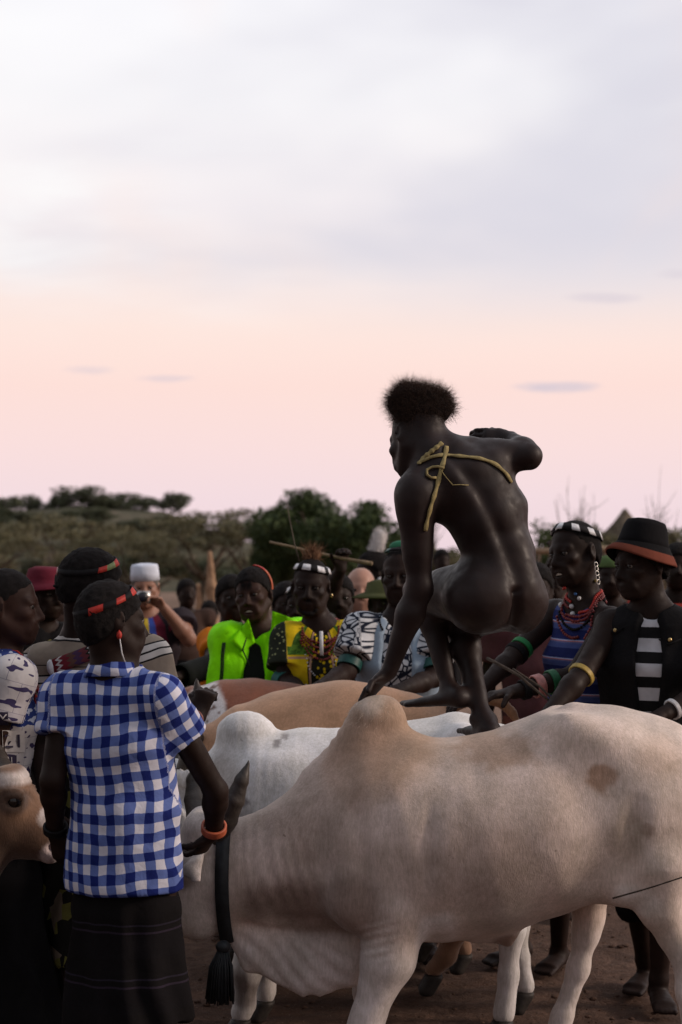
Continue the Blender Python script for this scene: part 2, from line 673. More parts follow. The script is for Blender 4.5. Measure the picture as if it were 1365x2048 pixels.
def hair_strips(roots, dirs, length, width, bend=.3, seed=3, seg=3):
    r = np.random.default_rng(seed)
    vs, fs = [], []
    for p, d in zip(roots, dirs):
        d = unit(d + r.normal(0, bend, 3))
        L = length * r.uniform(.6, 1.2)
        side = unit(np.cross(d, r.normal(0, 1, 3))) * width * .5
        c = np.array(p, float)
        k = len(vs)
        for j in range(seg + 1):
            f = 1 - j / (seg + .3)
            vs += [c - side * f, c + side * f]
            c = c + d * L / seg
            d = unit(d + r.normal(0, bend * .8, 3))
        for j in range(seg):
            fs.append((k + 2 * j, k + 2 * j + 1, k + 2 * j + 3, k + 2 * j + 2))
    return np.array(vs), np.array(fs, int)

# ================================================================== ground
t = NT('dry_earth')
o = t.obj()
n1 = t.noise(1.3, o, detail=6, rough=.65)
n2 = t.noise(26.0, o, detail=6, rough=.7)
c = t.steps(n1, [(.3, (.085, .049, .036)), (.55, (.135, .080, .058)), (.75, (.19, .12, .088))], False)
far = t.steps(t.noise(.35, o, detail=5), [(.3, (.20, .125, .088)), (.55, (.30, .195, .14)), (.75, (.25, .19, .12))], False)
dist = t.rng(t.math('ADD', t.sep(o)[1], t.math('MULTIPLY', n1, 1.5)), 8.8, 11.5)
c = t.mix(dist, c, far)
c = t.mix(t.rng(n2, .35, .7, 0, .8), c, (.065, .040, .030))
c = t.mix(t.rng(t.noise(110.0, o, detail=2), .66, .74), c, (.28, .20, .155))
nb_ = t.bump(n2, .9, .03)
nb_ = t.bump(t.noise(140.0, o, detail=4), .6, .006, nb_)
m_dirt = t.fin(c, .95, .15, nb_)
# one sheet from the camera's feet to the horizon, fine where the picture looks at it closely
xs = np.unique(np.concatenate([np.linspace(-2.6, 2.6, 200), np.linspace(-12, 12, 60), np.linspace(-80, 80, 60), np.linspace(-3000, 3000, 40)]))
ys = np.unique(np.concatenate([np.linspace(4.4, 9.0, 180), np.linspace(-6, 25, 70), np.linspace(25, 160, 50), np.linspace(-200, 4500, 40)]))
X, Y = np.meshgrid(xs, ys, indexing='ij')
Pg = np.stack([X.ravel(), Y.ravel(), np.zeros(X.size)], 1)
near_w = np.clip((30 - np.hypot(Pg[:, 0], Pg[:, 1] - 6)) / 20, 0, 1)
Pg[:, 2] = near_w * (.014 * vnoise(Pg, (2.2, 2.2, 1), 1, 3) + .020 * vnoise(Pg, (9, 9, 1), 2, 4)) - .016
ii = np.arange(X.size).reshape(X.shape)
Fg = np.stack([ii[:-1, :-1], ii[1:, :-1], ii[1:, 1:], ii[:-1, 1:]], -1).reshape(-1, 4)
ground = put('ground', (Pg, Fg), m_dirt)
tag(ground, 'bare trampled brown earth under the cattle and people', 'ground', kind='structure')
# clods and pebbles
rg = np.random.default_rng(21)
cv, cf = [], []
base = ballv((0, 0, 0), 1.0, 6, 4)
for i in range(1500):
    y = rg.uniform(4.9, 9.5); x = rg.uniform(-.42, .42) * y * .6
    r = .003 + .010 * rg.random() ** 3
    sc = np.array((r * rg.uniform(.8, 1.5), r * rg.uniform(.8, 1.4), r * rg.uniform(.4, .7)))
    v = base[0] * sc * (1 + .3 * rg.normal(0, 1, (len(base[0]), 1)) * .5)
    cf.append(base[1] + len(base[0]) * i); cv.append(v + V(x, y, -.006 + r * .3))
tag(put('dirt_clods', (np.concatenate(cv), np.concatenate(cf)), m_dirt), 'small clods and pebbles scattered over the trampled earth', 'clods', kind='stuff')

# ================================================================== hills
def hill(name, D, prof, depth, label, mat):
    """a low ridge: prof lists (photo x, photo y of the crest)"""
    xs_ = np.linspace(prof[0][0], prof[-1][0], 90)
    top = np.interp(xs_, [q[0] for q in prof], [q[1] for q in prof])
    vs = []
    m = 16
    for x, y in zip(xs_, top):
        z1 = max(CAMZ - (y - HZ) * D / FOC, -.5)
        for j in range(m):
            s = j / (m - 1)
            yy = D - depth * (1 - s)
            z = -.3 + (z1 + .3) * (s * s * (3 - 2 * s))
            vs.append(((x - 682.5) * D / FOC, yy, z))
        for j in range(1, 5):
            vs.append(((x - 682.5) * D / FOC, D + depth * j / 4, z1 * (1 - j / 4) - .3 * j / 4))
    m += 4
    vs = np.array(vs)
    vs[:, 2] += .5 * vnoise(vs, (.12, .12, .1), 4, 3) * np.clip(vs[:, 2], 0, 2) / 2
    ii = np.arange(len(vs)).reshape(-1, m)
    fs = np.stack([ii[:-1, :-1], ii[1:, :-1], ii[1:, 1:], ii[:-1, 1:]], -1).reshape(-1, 4)
    return tag(put(name, (vs, fs), mat), label, 'hill', kind='structure')
t = NT('scrub_hillside')
c = t.steps(t.noise(.25, detail=6, rough=.7), [(.3, (.045, .05, .032)), (.55, (.085, .078, .052)), (.72, (.17, .125, .09))], False)
m_hill = t.fin(c, .95, .1, t.bump(t.noise(1.2, detail=5), .8, .4))
hill('hill', 220.0, [(-900, 1060), (-300, 1030), (0, 1022), (60, 1020), (160, 1012), (260, 1016), (340, 1024), (420, 1060), (560, 1105), (760, 1130), (900, 1142)], 70.0, 'low wooded hill rising behind the trees at left', m_hill)
hill('rise', 190.0, [(700, 1146), (860, 1112), (1000, 1104), (1200, 1108), (1500, 1100), (1900, 1120)], 50.0, 'low tan rise behind the people at right', m_hill)

# ================================================================== trees
def leaf_mat(name, c1, c2):
    t = NT(name)
    r = t.n('ShaderNodeNewGeometry').outputs['Random Per Island']
    c = t.mix(r, c1, c2)
    t.fin(c, .7, .2)
    return t.m
m_leaf_dark = leaf_mat('leaves_dark_green', (.032, .052, .019), (.075, .105, .038))
m_leaf_olive = leaf_mat('leaves_olive', (.095, .095, .052), (.18, .16, .090))
m_leaf_hill = leaf_mat('leaves_hill', (.060, .074, .045), (.115, .122, .070))
m_leaf_fresh = leaf_mat('leaves_fresh', (.055, .085, .030), (.10, .12, .05))
m_bark_t = plain('tree_bark', (.11, .085, .065), .95, .1, .3, 6, .8, 30, .03)

def crown_mesh(name, clumps, n_leaf, size, seed, flat=.6):
    """leaf-sized faces spread through rounded clumps"""
    r = np.random.default_rng(seed)
    P = []
    for (c, rad) in clumps:
        k = int(n_leaf)
        d = r.normal(0, 1, (k, 3)); d /= np.linalg.norm(d, axis=1)[:, None]
        q = d * (r.random((k, 1)) ** .45)
        q = q * np.array(rad) + np.array(c)
        P.append(q)
    P = np.concatenate(P)
    k = len(P)
    a = r.normal(0, 1, (k, 3)); a[:, 2] *= flat; a /= np.linalg.norm(a, axis=1)[:, None]
    b = np.cross(a, r.normal(0, 1, (k, 3))); b /= np.linalg.norm(b, axis=1)[:, None]
    s = size * r.uniform(.5, 1.3, (k, 1))
    vs = np.stack([P - a * s, P + b * s * .38, P + a * s, P - b * s * .38], 1).reshape(-1, 3)
    fs = np.arange(4 * k).reshape(-1, 4)
    return mesh_np(name, vs, fs)

def limb(a, b, r1, r2, seed, n=6, wob=.12):
    r = np.random.default_rng(seed)
    L = np.linalg.norm(np.array(b) - np.array(a))
    pts = [np.array(a) + (np.array(b) - np.array(a)) * i / n + (r.normal(0, wob * L / n, 3) if 0 < i < n else 0) for i in range(n + 1)]
    return tube(pts, list(np.linspace(r1, r2, n + 1)), 7)

def tree_meshes(kind, seed):
    """trunk and crown meshes of a tree about 5 m high, standing at the origin"""
    r = np.random.default_rng(seed)
    parts, clumps = [], []
    if kind == 'acacia':
        H, R = 4.6, 3.6
        fork = V(.2, 0, 1.3)
        parts.append(limb((0, 0, -.1), fork, .17, .13, seed))
        for i in range(7):
            a = i * 2 * math.pi / 7 + r.uniform(-.3, .3)
            e = V(math.cos(a) * R * r.uniform(.5, .85), math.sin(a) * R * r.uniform(.5, .85), H * r.uniform(.68, .86))
            parts.append(limb(fork, e, .08, .02, seed + i + 1))
            for k in range(3):
                parts.append(limb(fork + (e - fork) * r.uniform(.5, .9), e + r.normal(0, .7, 3) * V(1, 1, .4), .03, .008, seed + 40 + i * 3 + k, 4))
        for i in range(46):
            a = r.uniform(0, 2 * math.pi); q = math.sqrt(r.random()) * R
            z = H * (.90 - .17 * (q / R) ** 2) + r.normal(0, .16) - (r.random() < .3) * r.uniform(.2, .9)
            clumps.append(((math.cos(a) * q, math.sin(a) * q, z), (r.uniform(.5, .85), r.uniform(.5, .85), r.uniform(.18, .36))))
        cr = crown_mesh('crown', clumps, 190, .085, seed, .5)
    elif kind == 'dense':
        H, R = 5.0, 3.0
        parts.append(limb((0, 0, -.1), (.1, 0, 1.4), .22, .16, seed))
        for i in range(8):
            a = i * 2 * math.pi / 8
            parts.append(limb((.1, 0, 1.2), (math.cos(a) * R * .6, math.sin(a) * R * .6, r.uniform(2.2, 4.0)), .08, .02, seed + i))
        for i in range(95):
            d = r.normal(0, 1, 3); d /= np.linalg.norm(d)
            q = r.random() ** .4
            p = V(d[0] * R * .92, d[1] * R * .92, d[2] * 1.65) * q + V(0, 0, 3.05)
            clumps.append((p, (r.uniform(.45, .8),) * 2 + (r.uniform(.35, .6),)))
        cr = crown_mesh('crown', clumps, 260, .11, seed, 1.0)
    elif kind == 'round':
        H, R = 4.0, 2.1
        parts.append(limb((0, 0, -.1), (0, 0, 1.5), .16, .11, seed))
        for i in range(5):
            a = i * 2 * math.pi / 5
            parts.append(limb((0, 0, 1.2), (math.cos(a) * R * .6, math.sin(a) * R * .6, r.uniform(2, 3.2)), .06, .02, seed + i))
        for i in range(26):
            d = r.normal(0, 1, 3); d /= np.linalg.norm(d)
            p = V(d[0] * R * .8, d[1] * R * .8, d[2] * 1.0) * r.random() ** .4 + V(0, 0, 2.7)
            clumps.append((p, (r.uniform(.4, .8),) * 2 + (r.uniform(.35, .6),)))
        cr = crown_mesh('crown', clumps, 150, .12, seed, .9)
    else:   # thin, half bare shrub
        H, R = 3.0, 1.2
        for i in range(16):
            a = r.uniform(0, 2 * math.pi); lean = r.uniform(.15, .75)
            e = V(math.cos(a) * R * lean, math.sin(a) * R * lean, H * r.uniform(.7, 1.05))
            parts.append(limb((r.normal(0, .1), r.normal(0, .1), -.1), e, .03, .006, seed + i))
            for k in range(4):
                s0 = V(0, 0, 0) + e * r.uniform(.4, .95)
                parts.append(limb(s0, s0 + r.normal(0, .35, 3) + V(0, 0, .3), .011, .004, seed + 50 + i * 4 + k, 3))
        for i in range(22):
            a = r.uniform(0, 2 * math.pi); q = r.random() * R
            clumps.append(((math.cos(a) * q, math.sin(a) * q, r.uniform(.4, H * .72)), (.35, .35, .3)))
        cr = crown_mesh('crown', clumps, 170, .075, seed, .9)
    v, f = cat_pf(*parts)
    return mesh_np('trunk', v, f), cr

TREE = {}
def tree(kind, var, px, top_py, D, label, mat, width_px=None, name='tree', group=None, sink=0.0, rot=None, base=None):
    key = (kind, var, mat.name)
    if key not in TREE:
        a, b = tree_meshes(kind, 100 + var * 17 + len(kind))
        a.materials.append(m_bark_t); b.materials.append(mat)
        a.polygons.foreach_set('use_smooth', np.ones(len(a.polygons), bool))
        co = np.empty(len(b.vertices) * 3, np.float32); b.vertices.foreach_get('co', co); co = co.reshape(-1, 3)
        TREE[key] = (a, b, np.percentile(co[:, 2], 99.5), np.percentile(np.abs(co[:, 0]), 98) * 2)
    a, b, h, wd = TREE[key]
    top = W(px, top_py, D)
    z0 = base if base is not None else 0.0
    sz = (top[2] - z0) / h
    sx = (width_px * D / FOC) / wd if width_px else sz
    root = empty(name, (top[0], D, z0), label, 'tree' if name == 'tree' else 'shrub', group)
    root.scale = (sx, sx, sz)
    root.rotation_euler.z = random.uniform(0, 6.28) if rot is None else rot
    for nm, me in (('trunk', a), ('crown', b)):
        ob = bpy.data.objects.new(nm, me)
        COL.objects.link(ob)
        ob.parent = root
    return root
# on the hill
HT = 'trees along the hill crest'
for i, (px, py, wd, lb) in enumerate(((38, 994, 66, 'leftmost round tree on the hill crest'), (-30, 1000, 80, 'round tree on the hill crest cut by the left edge'), (168, 978, 104, 'tallest broad tree on the hill crest'),
                                      (108, 998, 60, 'small tree left of the tallest on the hill crest'), (215, 992, 60, 'small tree right of the tallest on the hill crest'), (274, 990, 72, 'round tree mid-way down the hill crest'),
                                      (338, 990, 66, 'last round tree at the right end of the hill crest'))):
    tree('round', i % 3, px, py - 4, 216.0, lb, m_leaf_hill, wd * 1.3, group=HT, base=W(px, 1058, 216.0)[2])
for i in range(44):
    px = random.uniform(-80, 430); D = random.uniform(165, 214)
    tree('round', i % 3, px, 1012 + max(0, px - 300) * .3 + random.uniform(0, 62), D, 'dark round bush among many on the wooded hillside', m_leaf_hill, random.uniform(50, 95), name='shrub', group='bushes on the hillside', base=max(0.5, W(px, 1062, D)[2]))
# acacias on the plain
tree('acacia', 0, 120, 1030, 88.0, 'wide feathery acacia at left below the hill', m_leaf_olive, 300)
tree('acacia', 1, 400, 1022, 80.0, 'wide feathery acacia in the middle, over the earth spire', m_leaf_olive, 350)
tree('acacia', 2, -40, 1060, 70.0, 'low acacia crossing the left edge', m_leaf_olive, 240)
tree('acacia', 1, 255, 1062, 74.0, 'low acacia between the two wide ones', m_leaf_olive, 230, rot=1.0)
tree('acacia', 0, 500, 1032, 84.0, 'sparse acacia beside the dark green tree', m_leaf_olive, 190, rot=2.0)
tree('dense', 0, 664, 990, 72.0, 'dense dark green tree left of the leaping man', m_leaf_dark, 290)
tree('dense', 1, 566, 1024, 76.0, 'smaller dark tree against the dense dark green one', m_leaf_dark, 130)
tree('bare', 0, 1150, 1044, 52.0, 'half-bare shrub behind the blue striped top man', m_leaf_olive, 120, name='shrub')
tree('round', 1, 1122, 1044, 60.0, 'green bush left of the thatched hut', m_leaf_fresh, 150, name='shrub')
tree('round', 0, 1190, 1066, 66.0, 'low grey-green bush touching the left side of the thatched hut', m_leaf_olive, 120, name='shrub')
tree('bare', 2, 1318, 1060, 50.0, 'bare twiggy shrub right of the thatched hut', m_leaf_olive, 110, name='shrub')
tree('round', 2, 1358, 1056, 60.0, 'green bush at the right edge behind the bucket hat', m_leaf_fresh, 120, name='shrub')
tree('bare', 1, 850, 1046, 66.0, 'pale leafless shrub seen under the leaping man\'s arm', m_leaf_olive, 110, name='shrub', rot=.5)
for i in range(24):
    px = -60 + i * 62 + random.uniform(-25, 25); D = random.uniform(70, 120)
    tree('round', i % 3, px, random.uniform(1098, 1122), D, 'low scrub bush in the line of brush on the far plain', m_leaf_olive if i % 2 else m_leaf_hill, random.uniform(80, 150), name='shrub', group='scrub bushes on the far plain')

# ---------------------------------------------------------------- earth spire, hut and fence
m_clay = plain('clay_tan', (.34, .215, .135), .95, .1, .2, 8, .8, 40, .01)
S = SDF()
bp = W(425, 1150, 24.0)
S.rc((bp[0], 24.0, -.1), W(424, 1180, 24.0), .16, .075, .05).rc(W(424, 1180, 24.0), W(420, 1104, 24.0), .072, .028, .04)
S.rc((bp[0] - .15, 24.1, -.1), W(397, 1172, 24.0), .10, .04, .06)
P, F = S.build(.02)
P = P + normals(P, F) * (.022 * vnoise(P, 9, 2, 3))[:, None]
tag(put('earth_spire', (P, F), m_clay), 'tall narrow tan earth spire under the middle acacia', 'termite mound')

hut = empty('hut', W(1250, 1150, 70.0) * V(1, 1, 0), 'round hut with steep conical thatched roof', 'hut')
hx = W(1250, 1150, 70.0)[0]
ap = W(1250, 1024, 70.0)[2]
m_thatch = plain('thatch', (.16, .13, .095), .95, .1, .3, 6, .8, 60, .02)
rgt = np.random.default_rng(4)
vs, fs = [], []
n = 64
prof = [(.02, ap + .12), (.10, ap + .06), (.5, ap - .5), (1.2, ap - 1.3), (2.15, ap - 2.25), (2.1, ap - 2.35), (1.0, ap - 1.35)]
for i in range(n):
    a = 2 * math.pi * i / n
    for (r_, z_) in prof:
        k = 1 + rgt.normal(0, .015)
        vs.append((hx + math.cos(a) * r_ * k, 70 + math.sin(a) * r_ * k, z_ + rgt.normal(0, .02)))
m_ = len(prof)
for i in range(n):
    for j in range(m_ - 1):
        fs.append((i * m_ + j, ((i + 1) % n) * m_ + j, ((i + 1) % n) * m_ + j + 1, i * m_ + j + 1))
roof = put('roof', (np.array(vs), np.array(fs, int)), m_thatch, hut)
rt, dr = [], []
for i in range(2600):
    a = rgt.uniform(0, 2 * math.pi); s = math.sqrt(rgt.random())
    rt.append((hx + math.cos(a) * 2.1 * s, 70 + math.sin(a) * 2.1 * s, ap - 2.2 * s + .03)); dr.append((math.cos(a) * .7, math.sin(a) * .7, -.72))
put('thatch_straw', hair_strips(np.array(rt), np.array(dr), .35, .03, .12, 6), m_thatch, roof)
put('wall', tube([(hx, 70, -.05), (hx, 70, ap - 1.9)], 1.75, 40), m_clay, hut)

fence = empty('fence', W(1230, 1150, 25.0) * V(1, 1, 0), 'pale stake fence with a pole rail behind the people at right', 'fence')
m_stake = plain('fence_wood', (.17, .125, .095), .95, .1, .35, 5, .8, 60, .01)
xf = W(1040, 1150, 25.0)[0]
rgf = np.random.default_rng(9)
i = 0
while xf < W(1500, 1150, 25.0)[0]:
    hgt = 1.93 + rgf.normal(0, .05)
    put('stake', tube([(xf, 25 + rgf.normal(0, .02), -.05), (xf + rgf.normal(0, .02), 25, hgt * .5), (xf + rgf.normal(0, .03), 25, hgt)], [.042, .038, .03], 7), m_stake, fence)
    xf += rgf.uniform(.075, .105)
put('rail', tube([W(1030, 1104, 24.9), W(1200, 1098, 24.9), W(1350, 1096, 24.9), W(1510, 1098, 24.9)], .045, 8), plain('rail_wood', (.34, .24, .16), .9, .15, .3, 6, .6, 60, .01), fence)
# ================================================================== cattle
def coat_mat(name, hair=(130, 130, 26), amount=.16, bump=.35, rough=.75, wrinkle=0.0):
    t = NT(name)
    c = t.attr('Col', 'Color')
    o = t.obj()
    hn = t.noise(1.0, t.maps(o, hair, rot=(0, .25, 0)), detail=5, rough=.7)
    f1 = t.rng(hn, .25, .75, 1 - amount, 1 + amount)
    f2 = t.rng(t.noise(7.0, o, detail=6, rough=.7), .3, .7, .80, 1.12)
    f = t.math('MULTIPLY', f1, f2)
    k = t.n('ShaderNodeCombineXYZ', {0: f, 1: f, 2: t.math('POWER', f, 1.15)}).outputs[0]
    c = t.mix(1.0, c, k, 'MULTIPLY')
    # mud flecks and thin scars
    d = t.rng(t.noise(34.0, o, detail=2), .735, .80)
    c = t.mix(t.math('MULTIPLY', d, .55), c, (.09, .06, .045))
    nn = t.bump(t.noise(1.0, t.maps(o, tuple(h * 2.6 for h in hair), rot=(0, .25, 0)), detail=3), bump, .004)
    nn = t.bump(t.noise(9.0, o, detail=4), .25, .02, nn)
    if wrinkle:
        wv = t.n('ShaderNodeTexWave', {'Vector': t.maps(o, (1, 1, .22)), 'Scale': 22.0, 'Distortion': 5.0, 'Detail': 2.0, 'Detail Scale': .8}, bands_direction='X').outputs[1]
        nn = t.bump(wv, wrinkle, .012, nn)
    return t.fin(c, rough, .25, nn, sheen=.25, sheen_tint=(1, .95, .9))

m_hoof = plain('hoof_horn', (.028, .023, .02), .6, .3, .3, 40, .5, 120)
m_horn = plain('horn', (.045, .036, .030), .5, .4, .35, 18, .5, 90, .003)
m_bull_eye = plain('cattle_eye', (.008, .006, .005), .12, .6, .1)
m_muzzle = plain('muzzle_skin', (.05, .04, .04), .5, .4, .3, 60)

def make_hoof(p, root, r=.05, fwd=-1.0):
    """cloven hoof whose fetlock ends at p; stands on the ground"""
    x, y, z = p
    s = SDF()
    base = max(z - .10, 0.0)
    for sy in (-1, 1):
        s.rc((x - .0 * fwd, y + sy * .012, base + .075), (x + fwd * .030, y + sy * .021, base + .022), r * .66, r * .62, .012)
    s.cut((x, y, base + .003), (0, 0, -1))
    s.cut((x, y, base + .082), (0, 0, 1))
    P, F = s.build(.008)
    return put('hoof', (P, F), m_hoof, root)

def make_horn(pts, rad, root):
    s = SDF()
    s.ch(pts, rad, .01)
    P, F = s.build(.007)
    a = np.array(pts[0]); ax = unit(np.array(pts[-1]) - a)
    t = (P - a) @ ax
    N = normals(P, F)
    P = P + N * (.0005 * np.sin(t * 200 + 2 * vnoise(P, 12)))[:, None]
    return put('horn', (P, F), m_horn, root)

def blotch(P, cols, x, z, r, col, f=1.0, rx=1.0, noise=.35, soft=.5, seed=1.0):
    """a marking of the coat: colours everything near the line (x, z) across the animal"""
    d = np.hypot((P[:, 0] - x) / rx, P[:, 2] - z) / r
    d = d + noise * vnoise(P, 3.0 / r * .35, seed, 3)
    w = np.clip((1 + soft / 2 - d) / soft, 0, 1)
    w = (w * w * (3 - 2 * w) * f)[:, None]
    return cols * (1 - w) + np.array(col) * w

class Bull:
    def __init__(b, name, label, D, group='cattle held in a row', x_base=None):
        b.D = D; b.s = FOC / D
        b.S = SDF()
        b.legs = []
        b.name, b.label, b.group = name, label, group

    def w(b, px, py, dy=0.0):
        """photo pixel at the animal's own mid-plane, then moved dy across its body"""
        p = W(px, py, b.D)
        return p + V(0, dy, 0)

    def barrel(b, st, k=.06, y0=0.0):
        for i in range(len(st) - 1):
            A, B = st[i], st[i + 1]
            ca = b.w(A[0], (A[1] + A[2]) / 2, y0); cb = b.w(B[0], (B[1] + B[2]) / 2, y0)
            b.S.ec(ca, cb, ((A[2] - A[1]) / 2 / b.s, A[3]), ((B[2] - B[1]) / 2 / b.s, B[3]), V(0, 0, 1), k, cap=.8)

    def leg(b, pts, hoof_r=.05, fwd=-1.0, k=.035):
        """pts: (px, py, dy, radius); the last one is the fetlock, the hoof is added below"""
        P = [b.w(p[0], p[1], p[2]) for p in pts]
        P[-1][2] = max(P[-1][2], .10)
        b.S.ch(P, [p[3] for p in pts], k)
        b.legs.append((P[-1], hoof_r, fwd))
        return P

    def finish(b, h, col, mat, disp=None, smooth=1):
        P, F = b.S.build(h, smooth)
        N = normals(P, F)
        P = P + N * (.006 * vnoise(P, 7, 3, 2))[:, None]
        if disp is not None:
            P = P + N * disp(P, N)[:, None]
        cols = col(P)
        c = P.mean(0)
        b.root = empty(b.name, (c[0], c[1], 0), b.label, 'cow', b.group)
        b.PF = (P, F)
        put('body', (P, F), mat, b.root, cols=cols)
        for (p, r, f) in b.legs:
            make_hoof(p, b.root, r, f)
        return b.root

# ---------------------------------------------------------------- the cream bull in front, with a tall hump
m_coat_near = coat_mat('coat_cream')
nb = Bull('bull', 'cream humped bull nearest the camera, black strap round its neck', 5.3)
nb.barrel([(1378, 1508, 1680, .09), (1342, 1470, 1735, .17), (1290, 1444, 1752, .225), (1215, 1420, 1730, .235), (1150, 1420, 1772, .255),
           (1060, 1455, 1828, .285), (960, 1484, 1862, .30), (880, 1488, 1874, .29), (810, 1482, 1870, .255), (750, 1488, 1856, .215),
           (690, 1532, 1842, .18), (630, 1582, 1830, .15), (570, 1618, 1828, .128), (510, 1642, 1836, .112), (450, 1656, 1846, .098)])
S = nb.S
w = nb.w
# hump: leans back a little, tall and narrow
S.ec(w(745, 1545), w(757, 1440), (.165, .050), (.076, .052), V(1, 0, 0), .09)
S.el(w(766, 1424), (.060, .046, .052), (V(1, 0, .12), V(0, 1, 0), V(-.12, 0, 1)), .05)
S.el(w(735, 1432), (.050, .045, .048), None, .05)
S.ec(w(655, 1610), w(724, 1478), (.055, .055), (.060, .05), V(1, 0, .75), .06)
# hip bones, pins, spine
for sy in (-1, 1):
    S.el(w(1170, 1462, sy * .165), (.085, .04, .03), (V(1, 0, -.5), V(0, 1, 0), V(.5, 0, 1)), .13)
    S.sp(w(1345, 1520, sy * .11), .05, .06)
    S.el(w(795, 1690, sy * .165), (.14, .07, .20), (V(1, 0, .25), V(0, 1, 0), V(-.25, 0, 1)), .12)
    S.el(w(735, 1785, sy * .16), (.11, .075, .10), None, .07)
    S.el(w(1276, 1640, sy * .165), (.135, .08, .21), (V(1, 0, -.15), V(0, 1, 0), V(.15, 0, 1)), .09)
    S.el(w(1245, 1730, sy * .15), (.06, .055, .09), None, .08)
S.rc(w(1150, 1428), w(1340, 1478), .03, .03, .06)
# dewlap: a thin hanging fold from throat to brisket
S.ec(w(470, 1850), w(520, 1880), (.045, .032), (.105, .035), V(0, 0, 1), .05)
S.ec(w(520, 1880), w(620, 1895), (.105, .035), (.158, .045), V(0, 0, 1), .05)
S.ec(w(620, 1895), w(690, 1880), (.158, .045), (.140, .06), V(0, 0, 1), .05)
S.ec(w(690, 1880), w(780, 1850), (.130, .06), (.07, .10), V(0, 0, 1), .06)
# sheath and belly line
S.ec(w(960, 1850), w(1018, 1868), (.05, .04), (.028, .022), V(0, 0, 1), .06)
S.rc(w(1018, 1868), w(1016, 1885), .018, .012, .03)
# flank fold
S.ec(w(1165, 1750, -.13), w(1250, 1748, -.14), (.04, .04), (.04, .035), V(0, 0, 1), .09)
S.ec(w(1165, 1750, .13), w(1250, 1748, .14), (.04, .04), (.04, .035), V(0, 0, 1), .09)
# legs
nb.leg([(792, 1800, -.165, .100), (776, 1890, -.165, .080), (735, 2005, -.16, .050), (726, 2040, -.16, .049), (700, 2120, -.16, .036), (692, 2150, -.16, .042)], .055)
nb.leg([(775, 1800, .165, .10), (752, 1900, .165, .075), (742, 2010, .165, .05), (748, 2110, .165, .034), (748, 2150, .165, .04)], .055)
nb.leg([(1300, 1715, -.165, .110), (1302, 1795, -.165, .066), (1327, 1850, -.16, .044), (1346, 1880, -.16, .040), (1356, 1960, -.16, .031), (1372, 2090, -.16, .032), (1376, 2150, -.16, .04)], .055)
S.rc(w(1350, 1850, -.16), w(1346, 1880, -.16), .025, .03, .03)
nb.leg([(1260, 1715, .165, .11), (1192, 1800, .16, .062), (1193, 1860, .16, .045), (1187, 1890, .16, .040), (1172, 1960, .16, .033), (1138, 2060, .16, .031), (1120, 2150, .16, .04)], .055)
S.rc(w(1206, 1850, .16), w(1190, 1890, .16), .024, .03, .03)
# head, lowered and pointing left
S.ec(w(450, 1735), w(395, 1740), (.155, .10), (.135, .105), V(.25, 0, 1), .05)
S.ec(w(398, 1735), w(300, 1850), (.125, .095), (.07, .06), V(.75, 0, .75), .05)
S.el(w(395, 1815), (.09, .075, .10), None, .05)
S.rc(w(300, 1850), w(278, 1880), .068, .055, .03)
S.rc(w(405, 1650, -.06), w(405, 1650, .06), .052, .052, .05)
for sy in (-1, 1):
    S.sp(w(372, 1730, sy * .092), .03, .03)
    # ears: drooping leaf shapes
    S.ec(w(412, 1690, sy * .09), w(392, 1712, sy * .17), (.026, .013), (.046, .014), V(.8, 0, .6), .015)
    S.ec(w(392, 1712, sy * .17), w(408, 1738, sy * .23), (.046, .014), (.015, .008), V(.9, 0, .35), .015)
    S.ec(w(394, 1712, sy * .185), w(404, 1734, sy * .222), (.026, .010), (.008, .006), V(.9, 0, .35), .006)
# tail
S.ch([w(1385, 1500), w(1402, 1545, 0), w(1408, 1680, -.02), w(1400, 1850, -.04), w(1395, 1950, -.04)], [.035, .026, .019, .014, .013], .03)

